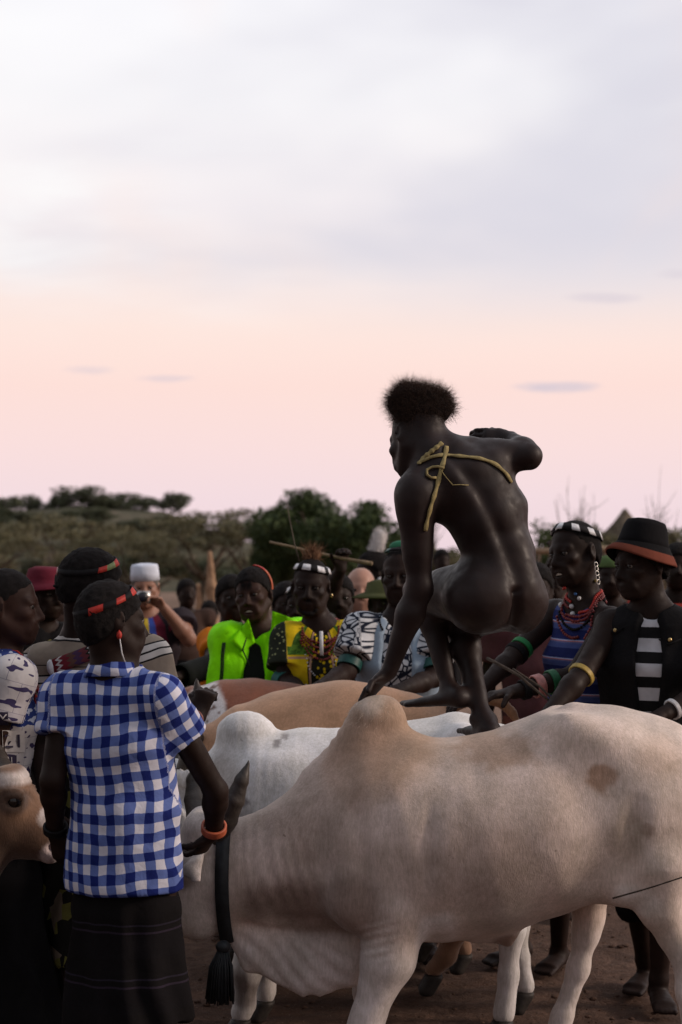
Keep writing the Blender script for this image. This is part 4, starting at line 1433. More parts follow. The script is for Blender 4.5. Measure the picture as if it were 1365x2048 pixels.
class Person:
    def __init__(s, label, D, head, yaw=0, hy=None, group=None, skin=None, res=.0065, hs=1.0, sh=.185, J=None, mouth=0.0, lean=0.0,
                 ear=True, bulk=1.0, feet=True, hands=None, H=None, name='person', thin=1.0, eyes=True, cat='person'):
        s.D = D; s.sc = FOC / D
        f, l, u = frame(yaw)
        s.f, s.l, s.u = f, l, u
        hy = (yaw, 0, 0) if hy is None else hy
        s.hf = frame(*hy)
        c = W(head[0], head[1], D)
        s.hc, s.hs = c, hs
        H = (c[2] + .115 * hs) if H is None else H
        s.H = H
        j = {}
        j['neck'] = c - u * .165 * hs - s.hf[0] * .03
        O = {k: (W(*v) if not isinstance(v, np.ndarray) else v) for k, v in (J or {}).items()}
        j['neck'] = O.get('neck', j['neck'])
        j['chest'] = O.get('chest', j['neck'] - u * .20 * H / 1.75 - f * lean * .10)
        j['pel'] = O.get('pel', j['neck'] - u * (j['neck'][2] - .535 * H) - f * lean * .28)
        for sd, sg in (('L', 1), ('R', -1)):
            j['sh' + sd] = O.get('sh' + sd, j['neck'] + l * sg * sh * bulk - u * .045)
            j['el' + sd] = O.get('el' + sd, j['sh' + sd] + l * sg * .05 - u * .29 * H / 1.75 - f * .02)
            j['wr' + sd] = O.get('wr' + sd, j['el' + sd] + l * sg * .01 - u * .25 * H / 1.75 + f * .06)
            j['hip' + sd] = j['pel'] + l * sg * .088 * bulk - u * .05
            j['kn' + sd] = O.get('kn' + sd, V(*(j['hip' + sd][:2] + l[:2] * sg * .02 + f[:2] * .02), .275 * H))
            j['an' + sd] = O.get('an' + sd, V(*(j['hip' + sd][:2] + l[:2] * sg * .03 - f[:2] * .02), .075))
        s.J = j
        s.bulk = bulk
        B = SDF()
        s.B = B
        ls = unit(j['shL'] - j['shR'])
        s.ls = ls
        b = bulk
        head_sdf(B, c, s.hf, hs, mouth, ear, thin)
        B.rc(c - s.hf[2] * .07 * hs - s.hf[0] * .02 * hs, j['neck'], .052 * hs, .058 * hs, .035)
        up = j['neck'] - u * .05
        s.tor = [(j['pel'] - u * .05, (.150 * b, .105 * b)), (j['pel'] + u * .10, (.132 * b, .092 * b)), (j['chest'] - u * .02, (.152 * b, .108 * b)), (up - u * .03, (.135 * b, .080 * b))]
        us = [l, l, ls, ls]
        for i in range(3):
            B.ec(s.tor[i][0], s.tor[i + 1][0], s.tor[i][1], s.tor[i + 1][1], us[i], .04)
        for sd in 'LR':
            S_, E, Wr = j['sh' + sd], j['el' + sd], j['wr' + sd]
            B.rc(j['neck'] - u * .02, S_ + u * .005, .046 * b, .044 * b, .05)
            B.sp(S_, .054 * b, .03)
            B.rc(S_, E, .049 * b, .038 * b, .025)
            m = E + (Wr - E) * .3
            B.rc(E, m, .037 * b, .039 * b, .02)
            B.rc(m, Wr, .039 * b, .026 * b, .02)
            hd = (hands or {}).get(sd)
            dd = unit(Wr - E)
            if hd is None:
                hand_sdf(B, Wr, dd - u * .3, (-l if sd == 'L' else l), f, hs)
            elif hd != 'none':
                hand_sdf(B, Wr, *hd[:3], k=hs, **(hd[3] if len(hd) > 3 else {}))
            hp, kn, an = j['hip' + sd], j['kn' + sd], j['an' + sd]
            B.rc(hp, kn, .083 * b, .052 * b, .04)
            cm = kn + (an - kn) * .28 - f * .012
            B.rc(kn, cm, .05 * b, .051 * b, .025)
            B.rc(cm, an, .051 * b, .031 * b, .025)
            if feet:
                foot_sdf(B, an, f + l * (.2 if sd == 'L' else -.2), hs)
        s.skin = skin or m_skin
        s.res = res
        s.label, s.group, s.name, s.cat = label, group, name, cat
        s.has_eyes = eyes
        s.root = empty(name, (j['pel'][0], j['pel'][1], 0), label, cat, group)
        s.parts = []

    def body(s, colf=None):
        P, F = s.B.build(s.res)
        N = normals(P, F)
        P = P + N * (.0012 * vnoise(P, 30, 3, 2))[:, None]
        s.PF = (P, F)
        s.parts.append((P, F))
        put('body', (P, F), s.skin, s.root)
        if s.has_eyes:
            f, l, u = s.hf
            for sg in (-1, 1):
                p = s.hc + (f * .0795 + l * sg * .031 + u * .001) * s.hs
                P2, F2 = ballv(p, .0128 * s.hs, 12, 10, (l, u, f))
                ctr = P2[F2].mean(1)
                mi = (((ctr - p) @ f) > .0075 * s.hs).astype(int)
                put('eye', (P2, F2), [m_eye, m_iris], s.root, mi=mi)
        return s

    def g(s, a, b, d):
        f, l, u = s.hf
        return s.hc + (f * a + l * b + u * d) * s.hs

    def hair(s, grow=.008, back=-.055, front=.052, mat=None, bump=.004, name='hair', top=0.0):
        """close-cropped hair: a shell over the skull, cut along the hairline"""
        f, l, u = s.hf
        S = SDF()
        S.el(s.g(-.010, 0, .030 + top / 2), ((.097 + grow) * s.hs, (.075 + grow) * s.hs, (.088 + grow + top / 2) * s.hs), s.hf, .01)
        S.el(s.g(-.045, 0, -.01), ((.060 + grow) * s.hs, (.066 + grow * .6) * s.hs, (.07 + grow) * s.hs), s.hf, .03)
        a, b = s.g(.085, 0, front), s.g(-.075, 0, back)
        nrm = np.cross(l, unit(a - b))
        nrm = nrm if np.dot(nrm, u) > 0 else -nrm
        S.cut(s.hc + (a - s.hc) * .5 + (b - s.hc) * .5, -nrm)
        P, F = S.build(s.res)
        N = normals(P, F)
        P = P + N * (bump * vnoise(P, 90, 4, 2))[:, None]
        s.parts.append((P, F))
        return put(name, (P, F), mat or m_hair, s.root)

    def band(s, elev=.62, width=.028, tilt=.0, grow=.012, blocks=((m_cloth_black, 1.0),), phase=0.0, name='headband', n=72, roll=0.0, back=0.0):
        """a beaded headband round the skull: blocks of colour in turn, each a run of faces with its own material"""
        f, l, u = s.hf
        cc = s.g(-.010, 0, .030)
        rr = (np.array((.097, .075, .088)) + grow) * s.hs
        vs, fs, mi = [], [], []
        mats = []
        tot = sum(b[1] for b in blocks)
        edges = np.cumsum([0] + [b[1] / tot for b in blocks])
        for b in blocks:
            if b[0] not in mats:
                mats.append(b[0])
        for i in range(n):
            a = 2 * math.pi * i / n
            e = elev + tilt * math.cos(a) + roll * math.sin(a) + back * max(-math.cos(a), 0)
            for j, (o, g) in enumerate(((-1, 0), (1, 0), (1, .004), (-1, .004))):
                ee = e + o * width / .19
                d = V(math.cos(a) * math.cos(ee), math.sin(a) * math.cos(ee), math.sin(ee))
                q = d / np.sqrt(((d / (rr + g)) ** 2).sum())
                vs.append(cc + f * q[0] + l * q[1] + u * q[2])
        for i in range(n):
            t = ((i + .5) / n + phase) % 1.0
            bi = int(np.searchsorted(edges, t, 'right') - 1)
            bi = min(max(bi, 0), len(blocks) - 1)
            k = (i + 1) % n
            for j in range(4):
                fs.append((i * 4 + j, k * 4 + j, k * 4 + (j + 1) % 4, i * 4 + (j + 1) % 4))
                mi.append(mats.index(blocks[bi][0]))
        return put(name, (np.array(vs), np.array(fs, int)), mats, s.root, smooth=False, mi=mi)

    def aband(s, blocks, grow=.014, width=.012, back=.03, name='hairband', n=40, a0=-100, a1=100):
        """a stiff band arching over the crown from ear to ear"""
        f, l, u = s.hf
        mats = list(dict.fromkeys(b[0] for b in blocks))
        tot = sum(b[1] for b in blocks); edges = np.cumsum([0] + [b[1] / tot for b in blocks])
        vs, fs, mi = [], [], []
        for i in range(n + 1):
            a = math.radians(a0 + (a1 - a0) * i / n)
            for (o, g) in ((-1, 0), (1, 0), (1, .004), (-1, .004)):
                vs.append(s.g(-.010 - back + o * width, math.sin(a) * (.073 + grow + g), .030 + math.cos(a) * (.086 + grow + g)))
        for i in range(n):
            bi = min(int(np.searchsorted(edges, (i + .5) / n, 'right') - 1), len(blocks) - 1)
            for j in range(4):
                fs.append((i * 4 + j, i * 4 + 4 + j, i * 4 + 4 + (j + 1) % 4, i * 4 + (j + 1) % 4)); mi.append(mats.index(blocks[bi][0]))
        return put(name, (np.array(vs), np.array(fs, int)), mats, s.root, smooth=False, mi=mi)

    def garment(s, name, mat, infl=.014, top=.0, hem=.0, sleeve=.5, fold=.006, sl_infl=None, pat=None, res=None, neck=.070, hem_pt=None,
                flare=0.0, open_front=0.0, vneck=0.0, seed=1.0, collar=0.0, fs=(9, 9, 4), sleeves='LR', planar=False):
        """a shirt: the trunk and upper arms, grown outwards, cut at hem, neck and cuffs"""
        j, u, b = s.J, s.u, s.bulk
        S = SDF()
        tor = s.tor
        g = lambda r, e=0: (r[0] + infl + e, r[1] + infl + e)
        us = [s.l, s.l, s.ls, s.ls]
        low = j['pel'] - u * (.02 - hem)
        S.ec(tor[1][0], low, g(tor[1][1], .006), (tor[0][1][0] + infl + flare, tor[0][1][1] + infl + flare), s.l, .03, flat=(False, True))
        for i in (1, 2):
            S.ec(tor[i][0], tor[i + 1][0], g(tor[i][1]), g(tor[i + 1][1]), us[i], .04)
        si = infl if sl_infl is None else sl_infl
        for sd in 'LR':
            A, E, Wr = j['sh' + sd], j['el' + sd], j['wr' + sd]
            if sd not in sleeves:
                S.rc(j['neck'] - u * .03, j['neck'] + (A - j['neck']) * .62 - u * .012, .046 * b + infl * .5, .042 * b + infl * .4, .05)
                continue
            S.rc(j['neck'] - u * .03, A + u * .004, .046 * b + infl * .5, .044 * b + infl * .8, .05)
            S.sp(A, .050 * b + infl, .03)
            sl = sleeve
            if sl <= 1:
                S.rc(A, A + (E - A) * sl, .049 * b + si, .045 * b + si * 1.25, .03, flat=True)
            else:
                S.rc(A, E, .049 * b + si, .042 * b + si, .03)
                S.rc(E, E + (Wr - E) * (sl - 1), .042 * b + si, .036 * b + si, .02, flat=True)
        nk = j['neck']
        S.rc(nk - u * .02 + s.f * .008, nk + u * .10 + s.hf[0] * .03, neck * .92, neck * 1.1, .008, sub=True)
        if collar:
            pass
        if vneck:
            S.rc(nk + s.f * .09, nk + s.f * .15 - u * vneck, .045, .012, .01, sub=True)
        if open_front:
            p0 = nk + s.f * .13
            p1 = low + s.f * .16
            S.ec(p0 + u * .05, p1 - u * .1, (open_front, .075), (open_front * .8, .075), s.l, .01)
            o = S.ops.pop()
            # use the last cone as a cutter
            S.ops.append(('rc', o[1], o[2], open_front, open_front * .9, .012, True, False))
        r = res or s.res
        P, F = S.build(r)
        N = normals(P, F)
        fo = vnoise(P, fs, seed, 3)
        Pd = P + .05 * np.stack([vnoise(P, 4, seed + 5), vnoise(P, 4, seed + 6), vnoise(P, 4, seed + 7)], 1)
        ridg = 1 - np.abs(vnoise(Pd @ np.array([[.9, .1, .35], [0, 1, .1], [-.4, 0, .9]]), tuple(v * .9 for v in fs), seed + 3, 2)) * 2.6
        fade = np.clip((P[:, 2] - low[2] + .02) / .05, .3, 1)
        P = P + N * (fold * (fo + .6 * ridg) * fade)[:, None]
        for sd, sg in (('L', 1), ('R', -1)):          # line the mesh up with the armhole seams
            if sd in sleeves:
                A, E = j['sh' + sd], j['el' + sd]
                dd = (P - A) @ (s.ls * sg) - .012
                tt = (P - A) @ unit(E - A)
                near_ = (np.abs(dd) < .62 * r) & (tt > -.08) & (np.linalg.norm(P - A, axis=1) < .16)
                P = P - np.where(near_, dd, 0)[:, None] * (s.ls * sg)
        # cloth coordinates: round the trunk and down it, or round the sleeve and along it
        ax0 = j['pel']; axu = unit(nk - ax0)
        q = P - ax0
        v = q @ axu
        q2 = q - v[:, None] * axu
        uu = np.arctan2(q2 @ s.f, q2 @ s.ls) * .155
        if planar:
            uu = .21 * np.arcsin(np.clip((q2 @ s.ls) / .21, -1, 1))
        ww = np.zeros(len(P))
        for sd, sg in (('L', 1), ('R', -1)):
            if sd not in sleeves:
                continue
            A, E, Wr = j['sh' + sd], j['el' + sd], j['wr' + sd]
            d = unit(E - A)
            t_ = (P - A) @ d
            off = np.linalg.norm((P - A) - t_[:, None] * d, axis=1)
            m = (((P - A) @ (s.ls * sg)) > .0132) & (off < .13) & (t_ > -.09)
            e1 = unit(np.cross(d, s.f)); e2 = np.cross(d, e1)
            uu = np.where(m, np.arctan2((P - A) @ e1, (P - A) @ e2) * .062, uu)
            v = np.where(m, -t_, v)
            ww = np.where(m, float(sg), ww)
        s.parts.append((P, F))
        return put(name, (P, F), mat, s.root, pat=np.stack([uu, v, ww], 1))

    def skirt(s, name, mat, knee=.30, infl=.02, flare=.05, res=None, fold=.012, top=.07, seed=2.0, two=False):
        j, u, b = s.J, s.u, s.bulk
        S = SDF()
        a = j['pel'] + u * top
        if two:       # trousers
            S.ec(a, j['pel'] - u * .08, (.136 * b + infl, .096 * b + infl), (.152 * b + infl, .11 * b + infl), s.l, .03, flat=(True, False))
            for sd in 'LR':
                S.rc(j['hip' + sd], j['kn' + sd], .088 * b + infl, .06 * b + infl, .03)
                k = j['kn' + sd]; an = j['an' + sd]
                S.rc(k, k + (an - k) * max(.05, min(1.0, (1 - knee / .3))), .06 * b + infl, .052 * b + infl, .03, flat=True)
        else:
            lo = V(j['pel'][0], j['pel'][1], knee) + (j['knL'] + j['knR'] - j['hipL'] - j['hipR']) * V(.5, .5, 0)
            mid = a + (lo - a) * .35
            S.ec(a, mid, (.138 * b + infl, .098 * b + infl), (.158 * b + infl, .12 * b + infl), s.l, .03, flat=(True, False))
            S.ec(mid, lo, (.158 * b + infl, .12 * b + infl), (.16 * b + infl + flare, .13 * b + infl + flare), s.l, .03, flat=(False, True))
        P, F = S.build(res or max(s.res * 1.4, .009))
        N = normals(P, F)
        q = P - j['pel']
        ang = np.arctan2(q @ s.f, q @ s.l)
        dn = np.clip((a[2] - P[:, 2]) / .5, 0, 1)
        P = P + N * (fold * dn * np.sin(ang * 9 + 3 * vnoise(P, 5, seed)) + .004 * vnoise(P, 14, seed, 2))[:, None]
        pat = np.stack([ang * .16, q[:, 2], np.zeros(len(P))], 1)
        s.parts.append((P, F))
        return put(name, (P, F), mat, s.root, pat=pat)

    def ring(s, a, b, t, r, width, mat, name='bracelet', n=28, ribs=5):
        """a band round a limb: ribbed short tube at fraction t from joint a to joint b"""
        A = s.J[a] if isinstance(a, str) else a
        B = s.J[b] if isinstance(b, str) else b
        d = unit(B - A)
        c = A + (B - A) * t
        e1 = unit(np.cross(d, V(.3, .5, .8))); e2 = np.cross(d, e1)
        vs, fs = [], []
        prof = []
        for i in range(ribs * 2 + 1):
            x = -width / 2 + width * i / (ribs * 2)
            prof.append((x, r + (.0022 if i % 2 else 0)))
        prof.append((width / 2, r - .006)); prof.append((-width / 2, r - .006))
        m = len(prof)
        for i in range(n):
            a_ = 2 * math.pi * i / n
            rad = e1 * math.cos(a_) + e2 * math.sin(a_)
            for (x, rr) in prof:
                vs.append(c + d * x + rad * rr)
        for i in range(n):
            k = (i + 1) % n
            for j in range(m):
                fs.append((i * m + j, i * m + (j + 1) % m, k * m + (j + 1) % m, k * m + j))
        return put(name, (np.array(vs), np.array(fs, int)), mat, s.root)

    def necklace(s, mat, drop=.10, wide=.075, r=.006, name='necklace', beads=True, n=44, mats=None, off=.004, lift=.015):
        """beads on a string lying round the neck and on the chest"""
        bv = bvh_of(*s.parts)
        nk = s.J['neck'] + s.u * lift
        parts, mi = [], []
        for i in range(n):
            a = 2 * math.pi * i / n
            fr = (1 + math.cos(a)) / 2
            q = nk + s.ls * math.sin(a) * wide * (1 + .25 * fr) + s.f * (math.cos(a) * (.075 + drop * .25) + .01) - s.u * (drop * fr ** 1.5 - .02 * (1 - fr))
            p = onto(bv, q + s.f * .05 * fr, off)
            if np.linalg.norm(p - q) > .12:
                p = q
            parts.append(p)
        if beads:
            pf = cat_pf(*[ballv(p, r, 7, 5) for p in parts])
        else:
            pf = tube(parts, r, 6, closed=True)
        return put(name, pf, mat, s.root)

    def teeth(s, w=.016):
        f, l, u = s.hf
        for i in range(-2, 3):
            p = s.g(.093 - abs(i) * .0012, i * .0068, -.0705)
            put('tooth', boxv(p, (.0031 * s.hs, .003 * s.hs, .0046 * s.hs), (l, f, u)), m_teeth, s.root)
# ---------------------------------------------------------------- the young man leaping across the cattle's backs, seen from behind
DJ = 5.35
w = lambda px, py, dy=0.0: W(px, py, DJ) + V(0, dy, 0)
B = SDF()
pf_ = unit(V(-.57, .80, 0))                       # the way the hips face: away and to the left
pl_ = unit(np.cross(V(0, 0, 1), pf_))
hipL, hipR = w(955, 1190, -.055), w(1040, 1192, .055)
knL, anL = w(852, 1186, .26), w(904, 1386, .10)
knR, anR = w(926, 1250, .27), w(968, 1440, .03)
spine = [w(1000, 1190, .01), w(1002, 1110, .02), w(978, 1030, .02), w(940, 960, .04), w(908, 920, .06), w(880, 898, .07)]
uL = unit(V(-.80, -.45, -.36))                    # across the back towards the left shoulder
# trunk
B.ec(spine[0], spine[1], (.150, .115), (.108, .090), unit(pl_ + V(0, 0, .1)), .06)
B.ec(spine[1], spine[2], (.106, .090), (.124, .098), unit(uL + V(-.1, -.1, 0)), .06)
B.ec(spine[2], spine[3], (.124, .100), (.145, .105), uL, .06)
B.ec(spine[3], spine[4], (.145, .105), (.120, .080), uL, .05)
shL, shR = w(832, 988, -.06), w(985, 920, .06)
B.rc(spine[5], shL, .045, .052, .06)
B.rc(spine[4], shR, .050, .050, .06)
B.el(w(868, 985, -.02), (.085, .06, .085), None, .06)      # left shoulder blade
B.el(w(985, 955, .0), (.055, .05, .085), None, .05)        # right shoulder blade
# long back muscles and the furrow of the spine
furrow = [w(893, 908, -.06), w(925, 948, -.09), w(958, 995, -.095), w(985, 1050, -.09), w(1005, 1100, -.085), w(1020, 1145, -.10), w(1026, 1172, -.12)]
for i in range(len(furrow) - 1):
    B.rc(furrow[i] + V(-.035, .040, 0), furrow[i + 1] + V(-.035, .040, 0), .028, .028, .05)
    B.rc(furrow[i] + V(.030, .062, .01), furrow[i + 1] + V(.030, .062, .01), .025, .025, .05)
# hips
B.el(w(958, 1203, -.055), (.100, .100, .096), None, .06)
B.el(w(1044, 1203, .02), (.074, .092, .098), None, .05)
B.el(w(985, 1165, .03), (.12, .10, .08), None, .05)
# left leg, swinging through
B.rc(w(950, 1196, -.04), knL + V(.01, -.01, 0), .090, .066, .05)
B.el(w(905, 1180, .10), (.07, .10, .066), None, .05)
B.sp(knL, .056, .03)
cL = knL + (anL - knL) * .30
B.rc(knL, cL + V(.006, -.015, 0), .042, .039, .03)
B.rc(cL + V(.006, -.015, 0), anL, .039, .025, .03)
hL, tL = w(922, 1398, .06), w(815, 1416, .17)
B.rc(anL, hL, .030, .029, .02)
B.ec(hL, hL + (tL - hL) * .72, (.031, .027), (.034, .015), unit(V(.3, 1, .1)), .02)
for i, o in enumerate((-.030, -.014, .001, .016, .032)):
    p = hL + (tL - hL) * .70 + unit(V(.3, 1, .1)) * o * .85
    B.rc(p, p + unit(tL - hL) * (.050 + .008 * i), .0105, .0085, .008)
# right leg, standing on the bull
B.rc(w(1035, 1205, .06), knR, .084, .060, .05)
B.sp(knR, .055, .03)
cR = knR + (anR - knR) * .28
B.rc(knR, cR + V(.008, -.02, 0), .042, .041, .03)
B.rc(cR + V(.008, -.02, 0), anR, .041, .026, .035)
B.sp(anR + V(-.026, .004, -.004), .015, .015); B.sp(anR + V(.028, .0, .0), .014, .015)
heel = w(980, 1462, -.012)
B.rc(anR, heel, .030, .037, .03)
toe = w(948, 1472, .19)
B.ec(heel + V(0, .01, -.008), heel + (toe - heel) * .7, (.033, .026), (.044, .019), V(1, .25, 0), .02)
for i, o in enumerate((-.034, -.017, .0, .017, .034)):
    p = heel + (toe - heel) * .68 + unit(V(1, .25, 0)) * o
    B.rc(p, p + unit(toe - heel) * (.050 + .006 * (4 - i)), .0105, .009, .008)
# left arm, leaning on the hump
elL, wrL = w(838, 1178, -.05), w(778, 1342, -.03)
B.sp(shL, .056, .04)
B.el(shL + V(-.01, -.01, -.05), (.052, .055, .085), None, .04)
B.rc(shL, elL, .050, .038, .03)
B.el(w(832, 1085, -.055), (.043, .046, .09), None, .03)
f1 = elL + (wrL - elL) * .3
B.rc(elL, f1, .037, .041, .03)
B.rc(f1, wrL, .041, .026, .03)
hand_sdf(B, wrL, w(738, 1384, -.02) - wrL, V(-.25, -.15, -1), V(.6, -.5, -.3), 1.06, (.35, .35, .25), .16, .7, .3)
# right arm, flung out and bent back
elR, wrR = w(1060, 912, .02), w(1034, 872, .16)
B.sp(shR, .054, .04)
B.rc(shR + V(.0, .0, .01), elR, .050, .037, .035)
B.el(w(1015, 908, .05), (.06, .045, .042), None, .03)
f2 = elR + (wrR - elR) * .35
B.rc(elR, f2, .036, .039, .03)
B.rc(f2, wrR, .039, .026, .03)
hand_sdf(B, wrR, V(-.95, .12, .06), V(-.15, .9, -.3), V(0, .2, 1), 1.0, (.3, .6, .5), .14, .15, .5)
# neck and head, turned to the left and bowed
hc = w(838, 872, .07)
hfr = frame(-142, 24, 10)
head_sdf(B, hc, hfr, 1.0)
B.rc(hc - hfr[2] * .055 - hfr[0] * .035, spine[5], .049, .056, .05)
P, F = B.build(.0058, 1)
N = normals(P, F)
# furrow of the spine and the cleft, pressed in
def press(path, depth, wid):
    d2 = np.full(len(P), 1e9)
    for i in range(len(path) - 1):
        a, b = path[i], path[i + 1]
        ba = b - a
        t = np.clip(((P - a) @ ba) / (ba @ ba), 0, 1)[:, None]
        d2 = np.minimum(d2, (((P - a - t * ba) * V(1, .15, 1)) ** 2).sum(1))
    return depth * np.exp(-d2 / wid ** 2) * (N[:, 1] < .35)
P = P - N * press(furrow, .009, .022)[:, None]
P = P - N * press([w(1026, 1185, -.1), w(1028, 1215, -.1), w(1020, 1262, -.08)], .020, .014)[:, None]
P = P + N * (.0020 * vnoise(P, 22, 3, 2))[:, None]
jumper = empty('person', (P[:, 0].mean(), DJ, 0), 'unclothed young man leaping over the cattle with yellow bark strips crossed on his back', 'person')
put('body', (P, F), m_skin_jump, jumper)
jump_bvh = bvh_of((P, F))
# hair: a tall soft crown above shaved sides
S = SDF()
S.el(w(842, 815, .08), (.092, .085, .048), (V(1, 0, -.10), V(0, 1, 0), V(.10, 0, 1)), .03)
S.el(w(836, 792, .08), (.078, .078, .044), None, .03)
S.el(w(870, 798, .07), (.048, .05, .036), None, .03)
S.el(w(806, 800, .08), (.040, .05, .030), None, .03)
S.el(w(880, 815, .07), (.045, .05, .034), None, .03)
S.el(w(842, 838, .08), (.076, .080, .040), None, .02)
Ph, Fh = S.build(.008)
Nh = normals(Ph, Fh)
Ph = Ph + Nh * (.018 * vnoise(Ph, 22, 5, 3))[:, None]
hair = put('hair', (Ph, Fh), m_hair, jumper)
rg = np.random.default_rng(3)
area_sel = np.where(Nh[:, 2] > -.55)[0]
sel = rg.choice(area_sel, 15000)
put('hair_strands', hair_strips(Ph[sel] - Nh[sel] * .012 + rg.normal(0, .003, (15000, 3)), Nh[sel] + V(0, 0, .25), .056, .0010, .70, 9, 5),
    plain('hair_brown_black', (.042, .023, .016), .8, .2, .3, 60), hair)
# strips of bark crossed over the back
m_bark = plain('bark_strip', (.27, .215, .095), .8, .2, .25, 60, .6, 220)
def strap_px(path, width, parent, name, mat, off=.003, n=40, thick=.003):
    path = np.array(path, float)
    seg = np.r_[0, np.cumsum(np.hypot(*np.diff(path, axis=0).T))]
    t = np.linspace(0, seg[-1], n)
    xs_, ys_ = np.interp(t, seg, path[:, 0]), np.interp(t, seg, path[:, 1])
    pts, ns_ = [], []
    for x, y in zip(xs_, ys_):
        d = unit(W(x, y, 5.0) - V(0, 0, CAMZ))
        h, nn, i, tt = jump_bvh.ray_cast(Vector((0, 0, CAMZ)), Vector(d))
        if h is None:
            continue
        pts.append(np.array(h) + np.array(nn) * off); ns_.append(np.array(nn))
    pts = np.array(pts); ns_ = np.array(ns_)
    for _ in range(3):
        pts[1:-1] = (pts[:-2] + 2 * pts[1:-1] + pts[2:]) / 4
        ns_[1:-1] = ns_[:-2] + ns_[1:-1] + ns_[2:]
    wid = width * (1 + .2 * np.sin(np.arange(len(pts)) * .9))
    return put(name, ribbon(list(pts), list(ns_), list(wid), thick), mat, parent)
strap_px([(893, 893), (888, 925), (876, 965), (862, 1008), (853, 1042), (850, 1062)], .013, jumper, 'bark_strip', m_bark)
strap_px([(842, 925), (858, 916), (885, 911), (920, 914), (960, 918), (990, 928), (1012, 948), (1022, 966)], .012, jumper, 'bark_strip', m_bark)
strap_px([(884, 887), (868, 900), (850, 915), (838, 930)], .013, jumper, 'bark_strip', m_bark)
lp = [cast(jump_bvh, x, y, .006) for x, y in ((889, 938), (878, 935), (866, 936), (854, 942), (853, 952), (862, 958), (872, 957))]
lp = [p for p in lp if p is not None]
put('leaf_loop', tube(lp, .0045, 6), m_bark, jumper)
tw = [cast(jump_bvh, x, y, .006) for x, y in ((882, 940), (893, 955), (906, 970), (920, 970), (936, 972))]
put('twig', tube([p for p in tw if p is not None], .0016, 5), m_bark, jumper)
# ---------------------------------------------------------------- cloths
def chk(t, v, p, off=0.0):
    """1 on the second half of every period p"""
    return t.math('GREATER_THAN', t.math('FRACT', t.math('ADD', t.math('DIVIDE', v, p), 50.0 + off)), .5)

def gingham(t):
    u, v, w_ = t.sep(t.attr('pat'))
    wob = t.math('MULTIPLY', t.math('SUBTRACT', t.noise(4.5, detail=3), .5), .055)
    wob2 = t.math('MULTIPLY', t.math('SUBTRACT', t.noise(4.0, t.maps(t.obj(), loc=(4, 2, 1)), detail=3), .5), .060)
    a, b = chk(t, t.math('ADD', u, wob), .051), chk(t, t.math('ADD', v, wob2), .055)
    s = t.math('ADD', a, b)
    return t.steps(t.math('MULTIPLY', s, .45), [(0.0, (.58, .58, .66)), (.3, (.10, .145, .37)), (.75, (.008, .016, .12))])

def stripes(stops, p, axis=1, wob=.012, off=0.0):
    def f(t):
        c = t.sep(t.attr('pat'))[axis]
        n = t.math('MULTIPLY', t.math('SUBTRACT', t.noise(7.0, detail=2), .5), wob)
        return t.steps(t.math('FRACT', t.math('ADD', t.math('DIVIDE', t.math('ADD', c, n), p), 50.0 + off)), stops)
    return f

m_gingham = fabric('gingham_blue_white', gingham, fold=.35)
m_skirt_dark = fabric('skirt_black_striped', stripes([(0, (.0055, .0045, .0055)), (.46, (.022, .016, .026)), (.50, (.0055, .0045, .005)), (.60, (.018, .015, .024)), (.63, (.005, .004, .0045))], .15))
beige, offw, dk = (.27, .22, .175), (.55, .52, .49), (.018, .016, .017)
m_beige_stripe = fabric('shirt_beige_striped', stripes([(0, beige), (.33, dk), (.365, offw), (.48, dk), (.515, offw), (.63, dk), (.665, beige), (.84, dk), (.86, beige)], .165, 1, .02, .40))
m_red = plain('beads_red', (.42, .028, .018), .55, .35, .2, 80, .7, 500, .001)
m_orange = plain('beads_orange', (.45, .09, .03), .55, .35, .2, 80, .7, 500, .001)
m_white_b = plain('beads_white', (.62, .62, .64), .5, .35, .15, 80, .7, 500, .001)
m_black_b = plain('beads_black', (.009, .008, .009), .7, .15, .2, 80, .7, 500, .001)
m_green_b = plain('beads_green', (.16, .20, .08), .55, .35, .25, 80, .7, 500, .001)
m_teal = plain('bangle_teal', (.012, .095, .085), .5, .35, .2, 60)
m_teal_dark = plain('armlet_green', (.008, .065, .058), .5, .35, .2, 60)
m_copper = plain('bangle_copper', (.42, .10, .045), .5, .4, .2, 60)
m_pink_b = plain('bangle_pink', (.42, .17, .15), .45, .4, .2, 60)
m_yellow_b = plain('bangle_yellow', (.42, .30, .07), .5, .4, .2, 60)
m_dkred = plain('beads_dark_red', (.17, .018, .018), .5, .4, .25, 80)
m_lime = fabric('jacket_lime', (.24, .83, .0), .7, 500, .0, .45)
m_seam = plain('jacket_seam', (.012, .02, .01), .8)
m_dark_shirt = fabric('shirt_dark_grey', (.011, .012, .011))
m_denim = fabric('denim_pale', (.25, .33, .42), .95, 700, .2, .35)
m_black_vest = fabric('vest_black', (.0065, .006, .007), .85, 700, .0, .4)
m_maroon = fabric('felt_maroon', (.11, .014, .026))
m_metal = plain('metal_brass', (.45, .33, .16), .35, .5, .1, metal=1.0)
m_white_cap = fabric('cap_white', stripes([(0, (.62, .66, .76)), (.5, (.54, .58, .70))], .012, 1, 0), .9)
m_grey_hair = plain('hair_grey', (.16, .145, .13), .8, .2, .3, 60, .9, 400, .005)

def floral(t):
    v = t.n('ShaderNodeTexVoronoi', {'Vector': t.attr('pat'), 'Scale': 30.0}, feature='DISTANCE_TO_EDGE').outputs[0]
    m = t.rng(v, .06, .11)
    return t.mix(m, (.012, .016, .03), (.55, .57, .60))
m_floral = fabric('shirt_pebble_print', floral)

